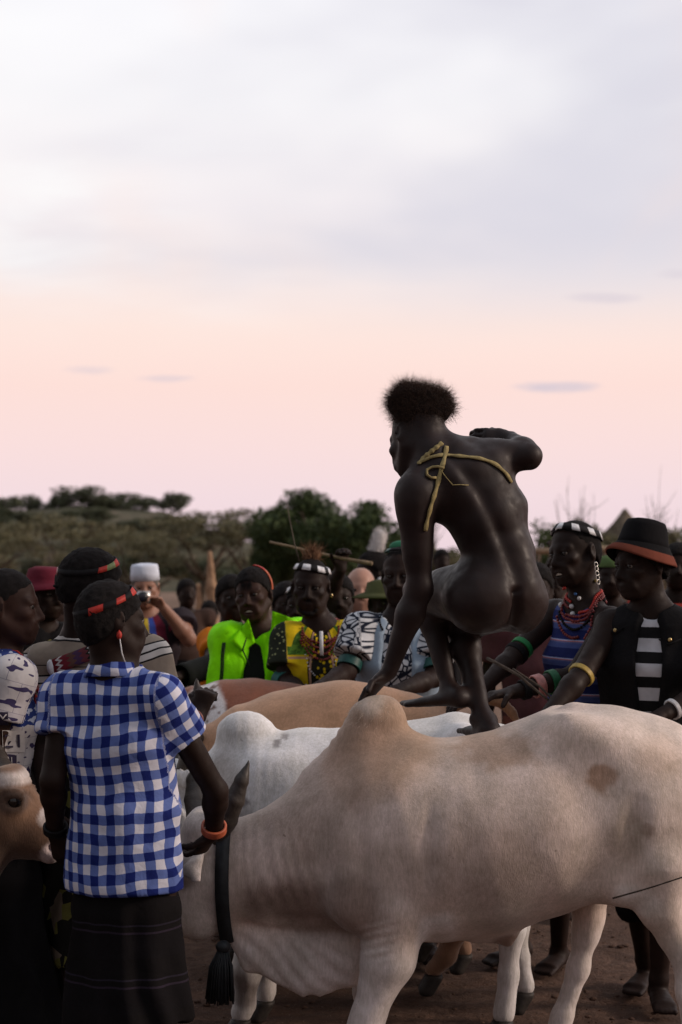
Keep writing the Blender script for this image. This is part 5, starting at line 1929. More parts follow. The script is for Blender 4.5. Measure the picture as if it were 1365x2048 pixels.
def dashiki(t):
    u, v, w_ = t.sep(t.attr('pat'))
    yel, blk, grn = (.64, .46, .012), (.018, .018, .012), (.10, .22, .03)
    au = t.math('ABSOLUTE', t.math('SUBTRACT', t.math('ABSOLUTE', u), .243))       # distance from the chest's midline
    n = t.noise(60.0, t.attr('pat'), detail=2)
    c = t.mix(t.rng(t.n('ShaderNodeTexVoronoi', {'Vector': t.attr('pat'), 'Scale': 46.0}).outputs[0], .32, .38), yel, blk)
    c = t.mix(t.math('GREATER_THAN', au, .055), c, yel)                             # dark figured panel down the middle
    line = t.math('LESS_THAN', t.math('ABSOLUTE', t.math('SUBTRACT', au, .058)), .006)
    c = t.mix(line, c, (.42, .25, .17))
    line2 = t.math('LESS_THAN', t.math('ABSOLUTE', t.math('SUBTRACT', au, .066)), .003)
    c = t.mix(line2, c, blk)
    g = t.math('LESS_THAN', t.math('ABSOLUTE', t.math('SUBTRACT', v, .385)), .018)
    gp = t.mix(t.math('GREATER_THAN', n, .5), grn, (.05, .12, .02))
    c = t.mix(t.math('MULTIPLY', g, t.math('GREATER_THAN', au, .05)), c, gp)
    g3 = t.math('LESS_THAN', t.math('ABSOLUTE', t.math('SUBTRACT', v, .355)), .005)
    c = t.mix(t.math('MULTIPLY', g3, t.math('GREATER_THAN', au, .05)), c, (.42, .25, .17))
    g2 = t.math('LESS_THAN', t.math('ABSOLUTE', t.math('SUBTRACT', au, .125)), .012)
    c = t.mix(t.math('MULTIPLY', g2, t.math('GREATER_THAN', v, .385)), c, gp)
    dots = t.rng(t.n('ShaderNodeTexVoronoi', {'Vector': t.attr('pat'), 'Scale': 60.0}).outputs[0], .2, .27)
    sl = t.mix(dots, (.30, .33, .16), (.020, .024, .016))
    c = t.mix(t.math('GREATER_THAN', t.math('ABSOLUTE', w_), .5), c, sl)
    return c
m_dashiki = fabric('tunic_yellow_printed', dashiki)

def newsprint(t):
    p = t.attr('pat')
    u, v, w_ = t.sep(p)
    br = t.n('ShaderNodeTexBrick', {'Vector': p, 'Scale': 8.0, 'Color1': (.52, .50, .50), 'Color2': (.45, .43, .46), 'Mortar': (.22, .21, .27), 'Mortar Size': .006, 'Brick Width': .6, 'Row Height': .75}).outputs[0]
    bl = t.math('GREATER_THAN', t.noise(24.0, t.maps(p, (1, 1.6, 1)), detail=1), .60)
    c = t.mix(bl, br, (.05, .04, .10))
    top = t.math('GREATER_THAN', t.math('ADD', v, t.math('MULTIPLY', t.noise(30.0, p), .03)), .335)
    blue = t.mix(t.math('GREATER_THAN', t.noise(45.0, p, detail=2), .56), (.022, .04, .17), (.42, .47, .60))
    return t.mix(top, c, blue)
m_news = fabric('shirt_news_print', newsprint)

def tri(t):
    x = t.sep(t.attr('pat'))[0]
    return t.steps(t.math('ADD', t.math('MULTIPLY', x, 1.0), .5), [(0, (.022, .016, .02)), (.60, (.11, .014, .03)), (.662, (.03, .06, .28)), (.715, (.45, .34, .04)), (.76, (.022, .018, .02))])

def cy_camo(t):
    n = t.n('ShaderNodeTexVoronoi', {'Vector': t.obj(), 'Scale': 22.0}).outputs[1]
    return t.steps(t.sep(n)[0], [(0, (.012, .011, .010)), (.55, (.13, .125, .035)), (.8, (.15, .12, .09))])
m_camo = fabric('cloth_yellow_black_print', cy_camo)
m_tank = fabric('top_blue_striped', stripes([(0, (.012, .018, .09)), (.34, (.05, .07, .20)), (.62, (.11, .11, .22)), (.70, (.45, .14, .12)), (.74, (.30, .35, .55)), (.80, (.014, .020, .10))], .068, 1, .004))
m_bw = fabric('shirt_black_white_bands', stripes([(0, (.010, .010, .011)), (.46, (.46, .47, .51))], .088, 1, .004, .25))

def text_mesh(txt, size):
    cu = bpy.data.curves.new('lettering', 'FONT')
    cu.body = txt
    cu.size = size
    cu.align_x = 'CENTER'; cu.align_y = 'CENTER'
    ob = bpy.data.objects.new('lettering', cu)
    me = bpy.data.meshes.new_from_object(ob)
    bpy.data.objects.remove(ob)
    bpy.data.curves.remove(cu)
    return me

# ---------------------------------------------------------------- 1 the youth in the checked shirt, back to us
p = Person('person in blue and white checked shirt seen from behind, red beaded headband', 4.85, (224, 1242), 166, (122, 4, -6), hs=.94, sh=.165, bulk=.90, res=.006,
           J={'neck': (226, 1338, 4.85), 'chest': (234, 1470, 4.86), 'shL': (132, 1398, 4.88), 'shR': (322, 1394, 4.80), 'elL': (106, 1560, 4.82), 'wrL': (112, 1664, 4.92),
              'elR': (432, 1582, 4.92), 'wrR': (428, 1664, 5.02), 'pel': (250, 1690, 4.86)},
           hands={'R': (V(-.55, .45, -.8), V(-.8, .5, 0), V(-.3, -.8, -.2), {'curl': (.5, .7, .5)}), 'L': (V(.25, .3, -1), V(.3, .9, 0), V(.9, -.2, -.3), {'curl': (.5, .6, .5)})})
p.body()
p.hair(.008, -.085, .055)
p.band(.30, .021, .50, .0115, ((m_black_b, .585), (m_red, .062), (m_black_b, .075), (m_red, .062), (m_black_b, .05), (m_red, .05), (m_black_b, .116)), 0.0)
p.garment('checked_shirt', m_gingham, .020, hem=-.105, sleeve=.44, fold=.016, sl_infl=.020, flare=.016, neck=.056, seed=4, res=.006, fs=(6, 6, 4), planar=True)
# shirt collar: a folded band round the neck
nk = p.J['neck']
cp, cn = [], []
bvp = bvh_of(*p.parts)
for i in range(41):
    a = math.radians(-165 + 330 * i / 40)
    d = -p.f * math.cos(a) + p.ls * math.sin(a)
    q = nk + d * (.080 if abs(a) < 2 else .088) + p.u * (.002 - .030 * (abs(a) / 2.9) ** 2) + p.f * .012
    cp.append(q); cn.append(unit(d + p.u * .55))
cpf = ribbon(cp, cn, .044, .004)
put('collar', cpf, m_gingham, p.root, pat=np.stack([(np.arange(len(cpf[0])) // 4) * .0125, cpf[0][:, 2], np.zeros(len(cpf[0]))], 1))
p.skirt('skirt', m_skirt_dark, .33, .012, .035, fold=.010, top=-.01)
p.ring('elR', 'wrR', .90, .036, .024, m_copper)
p.ring('elL', 'wrL', .93, .034, .022, m_black_b)
f, l, u = p.hf
e = p.g(-.014, -.086, -.050)
put('earring', cat_pf(tube([e + V(0, 0, .014), e], .0018, 6), ballv(e, (.008, .008, .012), 10, 8)), m_red, p.root)
put('cord', tube([e, e + V(.003, 0, -.02), e + V(.008, -.004, -.05), e + V(.016, -.002, -.075)], .0018, 6), m_white_b, p.root)
checked = p

# ---------------------------------------------------------------- 2 the man in the beige striped shirt, gripping a horn
p = Person('man in beige striped shirt bending towards the white bull, gripping its horn', 5.6, (182, 1172), 150, (112, 14, 8), sh=.19,
           J={'neck': (165, 1268, 5.62), 'chest': (180, 1390, 5.62), 'shL': (88, 1338, 5.65), 'shR': (292, 1318, 5.52), 'elL': (74, 1475, 5.60), 'wrL': (98, 1600, 5.42),
              'elR': (338, 1468, 5.50), 'wrR': (396, 1434, 5.74)},
           hands={'R': (V(.30, .22, .93), V(.15, .97, -.15), V(-.9, .2, .2), {'curl': (1.1, 1.4, 1.0), 'thumb': .35, 'tcurl': .7})})
p.body()
p.hair(.009, -.075, .055)
p.band(.36, .020, .46, .0120, ((m_black_b, .46), (m_dkred, .05), (m_black_b, .24), (m_red, .06), (m_green_b, .06), (m_red, .06), (m_black_b, .07)), 0.0)
p.garment('striped_shirt', m_beige_stripe, .020, hem=-.10, sleeve=.62, fold=.007, sl_infl=.03, seed=7, fs=(7, 7, 4))
p.skirt('wrap_skirt', m_camo, .35, .02, .05)
p.ring('elR', 'wrR', .86, .032, .008, m_pink_b)
f, l, u = p.hf
put('headband_tie', tube([p.g(-.09, -.02, -.02), p.g(-.11, -.015, -.03), p.g(-.125, -.03, -.026)], .004, 6), m_black_b, p.root)
# woven zigzag band lying over his shoulder, with a rounded white end
def zig(t):
    u_, v_, w_ = t.sep(t.attr('pat'))
    tri_ = t.math('PINGPONG', v_, .5)
    return t.steps(t.math('FRACT', t.math('ADD', u_, t.math('MULTIPLY', tri_, .16))), [(0, (.14, .018, .025)), (.14, (.55, .53, .52)), (.20, (.16, .02, .03)), (.34, (.10, .05, .04)), (.46, (.06, .03, .07)),
                   (.58, (.12, .03, .04)), (.70, (.014, .016, .013)), (.76, (.55, .54, .54)), (.82, (.015, .02, .015)), (.90, (.16, .05, .05))])
bvp = bvh_of(*p.parts)
pts, nrs = [], []
for x, y in zip(np.linspace(112, 212, 26), np.linspace(1334, 1296, 26)):
    d = unit(W(x, y, 5.0) - V(0, 0, CAMZ))
    h, nn, i, tt = bvp.ray_cast(Vector((0, 0, CAMZ)), Vector(d))
    if h is None:
        continue
    pts.append(np.array(h) + np.array(nn) * .012); nrs.append(np.array(nn))
pts = np.array(pts); nrs = np.array(nrs)
for _ in range(6):
    pts[1:-1] = (pts[:-2] + 2 * pts[1:-1] + pts[2:]) / 4
    nrs[1:-1] = nrs[:-2] + nrs[1:-1] + nrs[2:]
# finer cross-wise strips so the zigzag reads
vs, fs, pt_ = [], [], []
nv = 13
for i in range(len(pts)):
    tdir = unit(pts[min(i + 1, len(pts) - 1)] - pts[max(i - 1, 0)])
    nn = unit(nrs[i]); sd = unit(np.cross(tdir, nn))
    for j in range(nv):
        vs.append(pts[i] + sd * .050 * (j / (nv - 1) - .5) + nn * .006 * (1 - (2 * j / (nv - 1) - 1) ** 4))
        pt_.append((i / (len(pts) - 1) * .999, j / (nv - 1) * 3.0, 0))
for i in range(len(pts) - 1):
    for j in range(nv - 1):
        fs.append((i * nv + j, i * nv + j + 1, i * nv + nv + j + 1, i * nv + nv + j))
band_o = put('woven_band', (np.array(vs), np.array(fs, int)), fabric('woven_zigzag', zig), p.root, pat=np.array(pt_))
put('band_end', ballv(pts[0] + unit(pts[0] - pts[3]) * .008, (.016, .028, .012), 12, 8, (unit(pts[3] - pts[0]), np.cross(unit(nrs[0]), unit(pts[3] - pts[0])), unit(nrs[0]))), m_white_b, band_o)

# ---------------------------------------------------------------- 3 the man in profile at the left edge
p = Person('man in profile at left edge, news-print shirt and red bead strings', 5.45, (15, 1212), 78, (90, 2, 0), skin=m_skin_warm,
           J={'neck': (4, 1306, 5.48), 'shR': (22, 1360, 5.30), 'shL': (-10, 1350, 5.66), 'elR': (-20, 1500, 5.28), 'wrR': (20, 1590, 5.35), 'chest': (-8, 1420, 5.48), 'pel': (-20, 1640, 5.48)})
p.body()
p.hair(.003, -.05, .078, bump=.002)
p.garment('printed_shirt', m_news, .022, hem=-.08, sleeve=.55, fold=.006, sl_infl=.026, seed=9)
p.skirt('wrap_skirt', m_cloth_black, .12, .03, .07)
for i in range(6):
    p.necklace(m_dkred if i % 2 else m_red, .06 + .018 * i, .072 + .004 * i, .0034, beads=False, n=40, off=.003 + .0015 * i, lift=.012 - .004 * i)
bvp = bvh_of(*p.parts)
m_print = plain('print_ink', (.028, .022, .05), .9)
m_print_w = plain('print_white', (.52, .50, .50), .9)
def letter(txt, px, py, size_px, mat, back=None):
    me = text_mesh(txt, size_px / p.sc)
    k = len(me.vertices)
    co = np.empty(k * 3, np.float32); me.vertices.foreach_get('co', co); co = co.reshape(-1, 3)
    out = []
    for c in co:
        q = cast(bvp, px + c[0] * p.sc, py - c[1] * p.sc, .006)
        out.append(q if q is not None else W(px + c[0] * p.sc, py - c[1] * p.sc, 5.3))
    me.vertices.foreach_set('co', np.array(out, np.float32).ravel())
    me.update()
    link('shirt_lettering', me, mat, p.root, smooth=False)
def patch(px, py, wd, ht, mat):
    vs = [cast(bvp, px + a * wd / 2 / 4, py + b * ht / 2 / 2, .004) for b in (-2, 0, 2) for a in (-4, -2, 0, 2, 4)]
    if all(v is not None for v in vs):
        put('shirt_print_block', (np.array(vs), np.array([(r * 5 + c, r * 5 + 5 + c, r * 5 + 6 + c, r * 5 + 1 + c) for r in (0, 1) for c in range(4)])), mat, p.root)
patch(6, 1437, 20, 26, m_print)
patch(16, 1522, 32, 24, m_print)
patch(26, 1482, 44, 44, m_print_w)
letter('M', 6, 1437, 24, m_print_w)
letter('21', 26, 1482, 40, m_print)
letter('01', 16, 1522, 22, m_print_w)
left_man = p

# ---------------------------------------------------------------- hats
def lathe(c, up, prof, n=40, wob=None, ax=None):
    """surface of revolution about up: prof is a list of (radius, height)"""
    up = unit(up)
    e1 = unit(np.cross(up, V(.2, 1, .1))) if ax is None else unit(ax - up * np.dot(ax, up)); e2 = np.cross(up, e1)
    vs, fs = [], []
    m = len(prof)
    for i in range(n):
        a = 2 * math.pi * i / n
        for j, (r, h) in enumerate(prof):
            rr = r
            hh = h + (wob(a, j, r) if wob else 0)
            vs.append(c + (e1 * math.cos(a) * 1.12 + e2 * math.sin(a)) * rr + up * hh)
    for i in range(n):
        k = (i + 1) % n
        for j in range(m - 1):
            fs.append((i * m + j, k * m + j, k * m + j + 1, i * m + j + 1))
    return np.array(vs), np.array(fs, int)

# ---------------------------------------------------------------- 4 maroon hat, far left
p = Person('man in maroon brimmed hat and black jacket behind the left-edge man', 8.0, (92, 1186), 35, (42, 4, 0), res=.009)
p.body()
p.garment('jacket', m_cloth_black, .03, hem=-.12, sleeve=1.85, fold=.008, open_front=.05)
p.garment('undershirt', fabric('cloth_olive', (.16, .15, .06)), .012, hem=-.05, sleeve=.2)
p.skirt('trousers', m_cloth_black, .02, .015, two=True)
hat = put('hat', lathe(p.g(-.005, 0, .055), p.hf[2], [(.001, .070), (.05, .068), (.080, .055), (.088, .02), (.092, .0), (.125, -.012), (.150, -.03), (.149, -.036), (.12, -.018), (.09, -.006)], ax=p.hf[0],
      wob=lambda a, j, r: .012 * math.cos(2 * a) * (r > .1)), m_maroon, p.root)

# ---------------------------------------------------------------- 5 man in the white cap with a camera
p = Person('man in white cap photographing with a camera, yellow blue maroon shirt', 10.0, (291, 1174), 8, (4, 4, 2), skin=m_skin_tan, res=.008, bulk=1.12,
           J={'elL': (378, 1278, 9.85), 'wrL': (330, 1218, 9.74), 'elR': (228, 1285, 9.85), 'wrR': (256, 1222, 9.74)},
           hands={'L': (V(-.75, -.15, .6), V(-.5, -.6, -.2), V(0, .2, 1), {'curl': (.7, .7, .5)}), 'R': (V(.6, -.15, .7), V(.5, -.6, -.2), V(0, .2, 1), {'curl': (.7, .7, .5)})})
p.body()
p.hair(.004, -.07, .045, mat=m_grey_hair)
p.garment('striped_shirt', fabric('shirt_yellow_blue_maroon', tri), .022, hem=-.10, sleeve=.45, fold=.007, sl_infl=.03)
p.skirt('trousers', m_cloth_black, .02, .02, two=True)
put('cap', lathe(p.g(-.006, 0, .052), p.hf[2], [(.001, .085), (.04, .086), (.074, .080), (.080, .07), (.084, .03), (.087, -.012), (.083, -.012)], ax=p.hf[0]), m_white_cap, p.root)
cr = empty('camera', W(283, 1194, 9.70), 'small silver and black camera held up by the white-capped man', 'camera')
m_silver = plain('camera_silver', (.45, .45, .46), .35, .5, .1, metal=.6)
m_blackp = plain('camera_black', (.012, .012, .013), .4, .4, .1)
cc = W(281, 1194, 9.70)
put('camera_body', boxv(cc, (.056, .016, .034)), m_silver, cr, smooth=False)
put('grip', boxv(cc + V(-.046, -.008, -.004), (.012, .014, .030)), m_blackp, cr, smooth=False)
put('lens', cat_pf(tube([cc + V(.018, -.014, 0), cc + V(.018, -.030, 0), cc + V(.018, -.055, 0)], [.032, .031, .028], 20)), m_blackp, cr)
put('lens_glass', ballv(cc + V(.018, -.054, 0), (.022, .004, .022), 16, 8), plain('lens_glass', (.02, .02, .035), .08, .6, .0), cr)
put('shutter_button', tube([cc + V(-.038, 0, .034), cc + V(-.038, 0, .042)], .007, 10), m_silver, cr)

# ---------------------------------------------------------------- 6 lime jacket
p = Person('smiling man in bright lime jacket over a dark shirt', 7.6, (507, 1188), -8, (-14, 3, 5), skin=m_skin_warm, mouth=.010, res=.0062, thin=.95,
           J={'neck': (520, 1262, 7.62), 'shR': (458, 1285, 7.58), 'shL': (598, 1278, 7.62), 'elR': (446, 1398, 7.5), 'elL': (618, 1395, 7.55), 'wrR': (500, 1440, 7.3), 'wrL': (585, 1440, 7.35), 'chest': (526, 1340, 7.62)})
p.body()
p.teeth()
p.hair(.006, -.06, .062)
put('hair_lock', hair_strips(np.array([p.g(.075, -.02 + .01 * (i % 5), .062 + .004 * (i % 3)) for i in range(220)]), np.tile(p.hf[0] * .55 - p.hf[2] * .9, (220, 1)), .05, .002, .12, 3), m_hair, p.root)
p.aband(((m_red, .4), (m_orange, .6)), .010, .009, .012, a0=5, a1=100)
p.garment('dark_shirt', m_dark_shirt, .012, hem=-.1, sleeve=.3, fold=.003)
p.garment('lime_jacket', m_lime, .036, hem=-.12, sleeve=1.9, fold=.012, sl_infl=.028, open_front=.055, neck=.072, seed=12, fs=(8, 8, 5))
bvp = bvh_of(p.parts[-1])
for sgx in ((496, 1262, 484, 1300, 505, 1345, 520, 1400), (548, 1250, 566, 1285, 552, 1330, 545, 1400)):
    # collar flaps: thin folded sheets standing off the jacket
    a = [cast(bvp, sgx[i], sgx[i + 1], .010) for i in (0, 2, 4, 6)]
    a = [q for q in a if q is not None]
    if len(a) > 2:
        put('collar_edge', tube(a, .0035, 6), m_seam, p.root)
def flap(quad, name, mat, nn=7, off=.013):
    """a collar flap: a small sheet of cloth lying just off the jacket between four corners"""
    Q = np.array(quad, float)
    top = []
    for i in range(nn):
        for k in range(nn):
            a_, b_ = i / (nn - 1), k / (nn - 1)
            q = (Q[0] * (1 - a_) + Q[3] * a_) * (1 - b_) + (Q[1] * (1 - a_) + Q[2] * a_) * b_
            h = cast(bvp, q[0], q[1], off)
            top.append((q, h))
    ys_ = [h[1] for q, h in top if h is not None]
    med = float(np.median(ys_)) if ys_ else 7.5
    G = np.array([W(q[0], q[1], (h[1] if h is not None and abs(h[1] - med) < .09 else med)) for q, h in top])
    dep = G[:, 1].reshape(nn, nn)
    for _ in range(4):
        dep[1:-1, 1:-1] = (dep[:-2, 1:-1] + dep[2:, 1:-1] + dep[1:-1, :-2] + dep[1:-1, 2:]) / 4
    G[:, 1] = dep.ravel()
    k0 = len(G)
    ii = np.arange(k0).reshape(nn, nn)
    f1 = np.stack([ii[:-1, :-1], ii[1:, :-1], ii[1:, 1:], ii[:-1, 1:]], -1).reshape(-1, 4)
    rim = list(ii[0, :]) + list(ii[1:, -1]) + list(ii[-1, -2::-1]) + list(ii[-2:0:-1, 0])
    f3 = np.array([(rim[i], rim[(i + 1) % len(rim)], rim[(i + 1) % len(rim)] + k0, rim[i] + k0) for i in range(len(rim))])
    return put(name, (np.concatenate([G, G + V(0, .006, 0)]), np.concatenate([f1, f1[:, ::-1] + k0, f3])), mat, p.root)
flap([(497, 1238), (462, 1282), (486, 1303), (511, 1285)], 'collar_flap', m_lime)
flap([(545, 1222), (600, 1242), (566, 1290), (541, 1286)], 'collar_flap', m_lime)
for o in (0, .012):
    st = [cast(bvp, x + o * 300, y, .004) for x, y in ((447, 1285), (444, 1310), (443, 1340), (441, 1362))]
    st = [q for q in st if q is not None]
    if len(st) > 2:
        put('sleeve_piping', tube(st, .0035, 6), m_seam, p.root)
p.skirt('trousers', m_cloth_black, .02, .015, two=True)

# ---------------------------------------------------------------- 7 yellow tunic
p = Person('bearded man in yellow patterned tunic with white-blocked headband', 7.35, (622, 1172), 4, (-6, 6, -2), res=.0062,
           J={'neck': (640, 1248, 7.37), 'shR': (578, 1282, 7.35), 'shL': (702, 1276, 7.37), 'elR': (568, 1362, 7.28), 'wrR': (628, 1398, 7.06), 'elL': (722, 1370, 7.3), 'wrL': (690, 1410, 7.1), 'chest': (640, 1330, 7.37)})
p.body()
p.hair(.0015, -.06, .098, bump=.001)
p.band(.50, .026, .10, .010, ((m_white_b, .065), (m_black_b, .055)) * 8, .06, roll=-.10)
S = SDF()
for s_ in (-1, 1):
    S.rc(p.g(.098, s_ * .003, -.050), p.g(.088, s_ * .030, -.060), .0075, .006, .006)
    S.rc(p.g(.088, s_ * .030, -.060), p.g(.078, s_ * .034, -.095), .006, .010, .008)
S.el(p.g(.078, 0, -.108), (.022, .030, .014), p.hf, .012)
P_, F_ = S.build(.005)
put('beard', (P_ + normals(P_, F_) * (.002 * vnoise(P_, 120, 2))[:, None], F_), m_hair, p.root)
put('hair_tuft', hair_strips(p.g(-.02, 0, .115) + np.random.default_rng(2).normal(0, .012, (420, 3)), np.tile(p.hf[2] + V(.05, .2, 0), (420, 1)), .075, .003, .45, 2, 4),
    plain('hair_ochre', (.20, .11, .065), .9, .1, .3), p.root)
put('earring', ballv(p.g(-.012, .090, -.040), (.007, .007, .009), 10, 8), m_metal, p.root)
p.garment('yellow_tunic', m_dashiki, .020, hem=-.16, sleeve=.70, fold=.005, sl_infl=.03, vneck=.10, neck=.074, seed=15)
for i in range(4):
    p.necklace(m_dkred, .085 + .020 * i, .070 + .004 * i, .0052, n=60, off=.005)
p.necklace(m_white_b, .26, .06, .0035, n=70)
put('neck_pendant', tube([p.J['neck'] + p.f * .105 - p.u * .03, p.J['neck'] + p.f * .125 - p.u * .07, p.J['neck'] + p.f * .14 - p.u * .13], .008, 8), m_white_b, p.root)
p.ring('elR', 'wrR', -.02, .046, .05, m_teal, 'armlet', ribs=7)
p.skirt('skirt', m_cloth_black, .35, .02, .05)
put('head_twig', tube([p.g(.0, -.05, .10), W(590, 1090, 7.36), W(580, 1040, 7.38), W(574, 1006, 7.4)], [.003, .0028, .0024, .0016], 5), plain('twig', (.10, .08, .06), .9), p.root)

# ---------------------------------------------------------------- 8 denim waistcoat
p = Person('man in pebble-print shirt and pale denim waistcoat behind the leaping man\'s arm', 7.1, (803, 1150), -8, (-14, 4, 0), res=.0065, thin=.94,
           J={'neck': (800, 1238, 7.12), 'shR': (722, 1262, 7.08), 'shL': (872, 1262, 7.12), 'elR': (694, 1345, 6.98), 'wrR': (640, 1375, 6.72), 'elL': (868, 1356, 6.98), 'wrL': (790, 1384, 6.72), 'chest': (800, 1320, 7.12)},
           hands={'R': (V(-.8, -.3, -.15), V(0, 0, -1), V(.3, -.8, 0)), 'L': (V(-.8, -.5, -.1), V(0, 0, -1), V(-.3, .8, 0))})
p.body()
p.hair(.0015, -.06, .098, bump=.001)
p.band(.80, .016, .1, .012, ((m_black_b, .5), (m_teal_dark, .5)), .1)
put('head_comb', ballv(p.g(-.02, .0, .118), (.014, .055, .026), 14, 8, p.hf), plain('comb_green', (.03, .20, .10), .5), p.root)
p.garment('pebble_shirt', m_floral, .020, hem=-.14, sleeve=.62, fold=.005, sl_infl=.03, vneck=.06, neck=.074)
p.garment('denim_waistcoat', m_denim, .036, hem=-.12, sleeve=.02, fold=.008, sleeves='', open_front=.068, neck=.082, seed=25)
p.ring('shR', 'elR', .80, .050, .038, m_teal_dark, 'armlet', ribs=7)
p.ring('shL', 'elL', .78, .050, .042, m_teal_dark, 'armlet', ribs=7)
p.necklace(m_black_b, .05, .07, .005)
p.skirt('skirt', m_cloth_black, .35, .02, .05)

# ---------------------------------------------------------------- 9 blue striped top
p = Person('grinning man in blue striped top with black and white headband', 6.5, (1150, 1106), -38, (-52, 4, 6), mouth=.008, res=.006, hs=1.05, thin=.94,
           J={'neck': (1172, 1205, 6.52), 'shR': (1112, 1228, 6.66), 'shL': (1222, 1245, 6.36), 'elR': (1030, 1310, 6.52), 'wrR': (962, 1380, 6.36), 'elL': (1150, 1352, 6.26), 'wrL': (1030, 1384, 6.16),
              'chest': (1168, 1305, 6.52), 'pel': (1172, 1480, 6.54), 'knL': (1120, 1710, 6.82), 'anL': (1118, 1905, 6.95), 'knR': (1060, 1700, 6.95), 'anR': (1040, 1880, 7.08)},
           hands={'R': (V(-.8, -.3, -.3), V(0, 0, -1), V(.3, -.8, 0)), 'L': (V(-.9, -.3, -.1), V(0, 0, -1), V(-.3, -.8, .3))})
p.body()
p.teeth()
p.hair(.0015, -.06, .098, bump=.001)
p.band(.46, .029, .32, .011, ((m_white_b, .065), (m_black_b, .06)) * 8, .02)
p.garment('blue_striped_top', m_tank, .014, hem=-.12, sleeve=.05, fold=.004, sleeves='', vneck=.05, neck=.085)
for i, m_ in enumerate((m_red, m_dkred, m_dkred, m_black_b, m_dkred)):
    p.necklace(m_, .03 + .022 * i, .072 + .004 * i, .006, n=54, lift=.03 - .008 * i)
bvp = bvh_of(*p.parts)
for (x, y, r_, m_) in ((1160, 1197, .008, m_white_b), (1146, 1213, .009, m_white_b), (1148, 1228, .010, m_white_b), (1124, 1212, .010, m_white_b), (1153, 1188, .006, plain('bead_blue', (.05, .16, .42), .4)), (1190, 1162, .007, m_yellow_b), (1203, 1152, .006, m_white_b)):
    q = cast(bvp, x, y, .006)
    if q is not None:
        put('shell_bead', ballv(q, r_, 10, 8), m_, p.root)
hoops = []
for i in range(5):
    c_ = p.g(-.012, .086, -.052 - i * .016)
    hoops.append(tube([c_ + p.hf[0] * .009 * math.cos(a) + p.hf[2] * .009 * math.sin(a) for a in np.linspace(0, 2 * math.pi, 14)[:-1]], .0016, 5, closed=True))
put('earring_chain', cat_pf(*hoops), plain('metal_silver', (.5, .48, .45), .3, .5, .1, metal=1.0), p.root)
p.ring('shR', 'elR', .82, .044, .022, plain('bangle_green', (.02, .20, .06), .5), 'armlet')
p.ring('shR', 'elR', .96, .046, .024, m_black_b, 'armlet')
p.ring('elL', 'wrL', .62, .041, .034, m_pink_b, ribs=6)
p.ring('elL', 'wrL', .84, .036, .028, m_black_b)
p.ring('elL', 'wrL', .38, .044, .030, plain('bangle_dark_green', (.012, .10, .04), .5), ribs=5)
p.skirt('skirt', m_cloth_black, .40, .018, .05)

# ---------------------------------------------------------------- 10 black bucket hat and waistcoat
p = Person('man in black bucket hat with orange brim and black waistcoat', 6.2, (1284, 1128), -14, (-58, 6, 0), res=.006, hs=1.03, bulk=1.05, eyes=True,
           J={'neck': (1305, 1215, 6.22), 'shR': (1222, 1252, 6.26), 'shL': (1388, 1258, 6.16), 'elR': (1165, 1348, 6.10), 'wrR': (1090, 1438, 5.96), 'elL': (1420, 1375, 6.0), 'wrL': (1330, 1428, 5.9),
              'chest': (1302, 1320, 6.22), 'pel': (1300, 1500, 6.24), 'knL': (1330, 1740, 6.30), 'anL': (1318, 1960, 6.36), 'knR': (1268, 1740, 6.42), 'anR': (1290, 1920, 6.62)},
           hands={'L': (V(-.9, -.3, -.2), V(0, 0, -1), V(0, -.8, .3)), 'R': (V(-.8, -.4, -.4), V(0, 0, -1), V(.3, -.8, 0))})
p.body()
p.hair(.006, -.06, .050)
p.garment('banded_shirt', m_bw, .012, hem=-.12, sleeve=.1, fold=.004, sleeves='', neck=.078, vneck=.03)
p.garment('black_waistcoat', m_black_vest, .036, hem=-.10, sleeve=.02, fold=.007, sleeves='', open_front=.050, neck=.085, seed=20)
hat = put('bucket_hat', lathe(p.g(-.012, 0, .062), p.hf[2] + p.hf[0] * -.30, [(.001, .096), (.040, .098), (.066, .090), (.074, .072), (.086, .02), (.092, -.004), (.090, -.006)], ax=p.hf[0]), m_cloth_black, p.root)
put('hat_brim', lathe(p.g(-.012, 0, .062), p.hf[2] + p.hf[0] * -.30, [(.0915, .002), (.106, -.022), (.122, -.050), (.120, -.054), (.103, -.028), (.089, -.006)], ax=p.hf[0],
    wob=lambda a, j, r: (.010 * math.cos(2 * a + .5) + .012 * math.cos(a)) * max(0, (r - .09) / .03)), m_cloth_black, hat)
put('brim_edge', lathe(p.g(-.012, 0, .062), p.hf[2] + p.hf[0] * -.30, [(.108, -.0215), (.1235, -.0485), (.1245, -.0530), (.121, -.0560)], ax=p.hf[0],
    wob=lambda a, j, r: (.010 * math.cos(2 * a + .5) + .012 * math.cos(a)) * max(0, (r - .09) / .03)), fabric('brim_rust', (.15, .042, .026)), hat)
bvp = bvh_of(p.parts[-1])
for x, y in ((1232, 1261), (1340, 1280)):
    q = cast(bvp, x, y, .003)
    if q is not None:
        put('button', ballv(q, (.008, .004, .008), 10, 6), m_metal, p.root)
for pts_px in (((1216, 1255), (1232, 1268), (1248, 1256)), ((1314, 1276), (1338, 1290), (1362, 1278))):
    q = [cast(bvp, x, y, .004) for x, y in pts_px]
    q = [a for a in q if a is not None]
    if len(q) == 3:
        put('pocket_flap', tube(q, .003, 5), m_black_vest, p.root)
p.ring('elR', 'wrR', .02, .047, .020, m_yellow_b, ribs=4)
p.ring('elL', 'wrL', .82, .036, .016, m_white_b)
p.skirt('trousers', m_cloth_black, .16, .02, two=True)

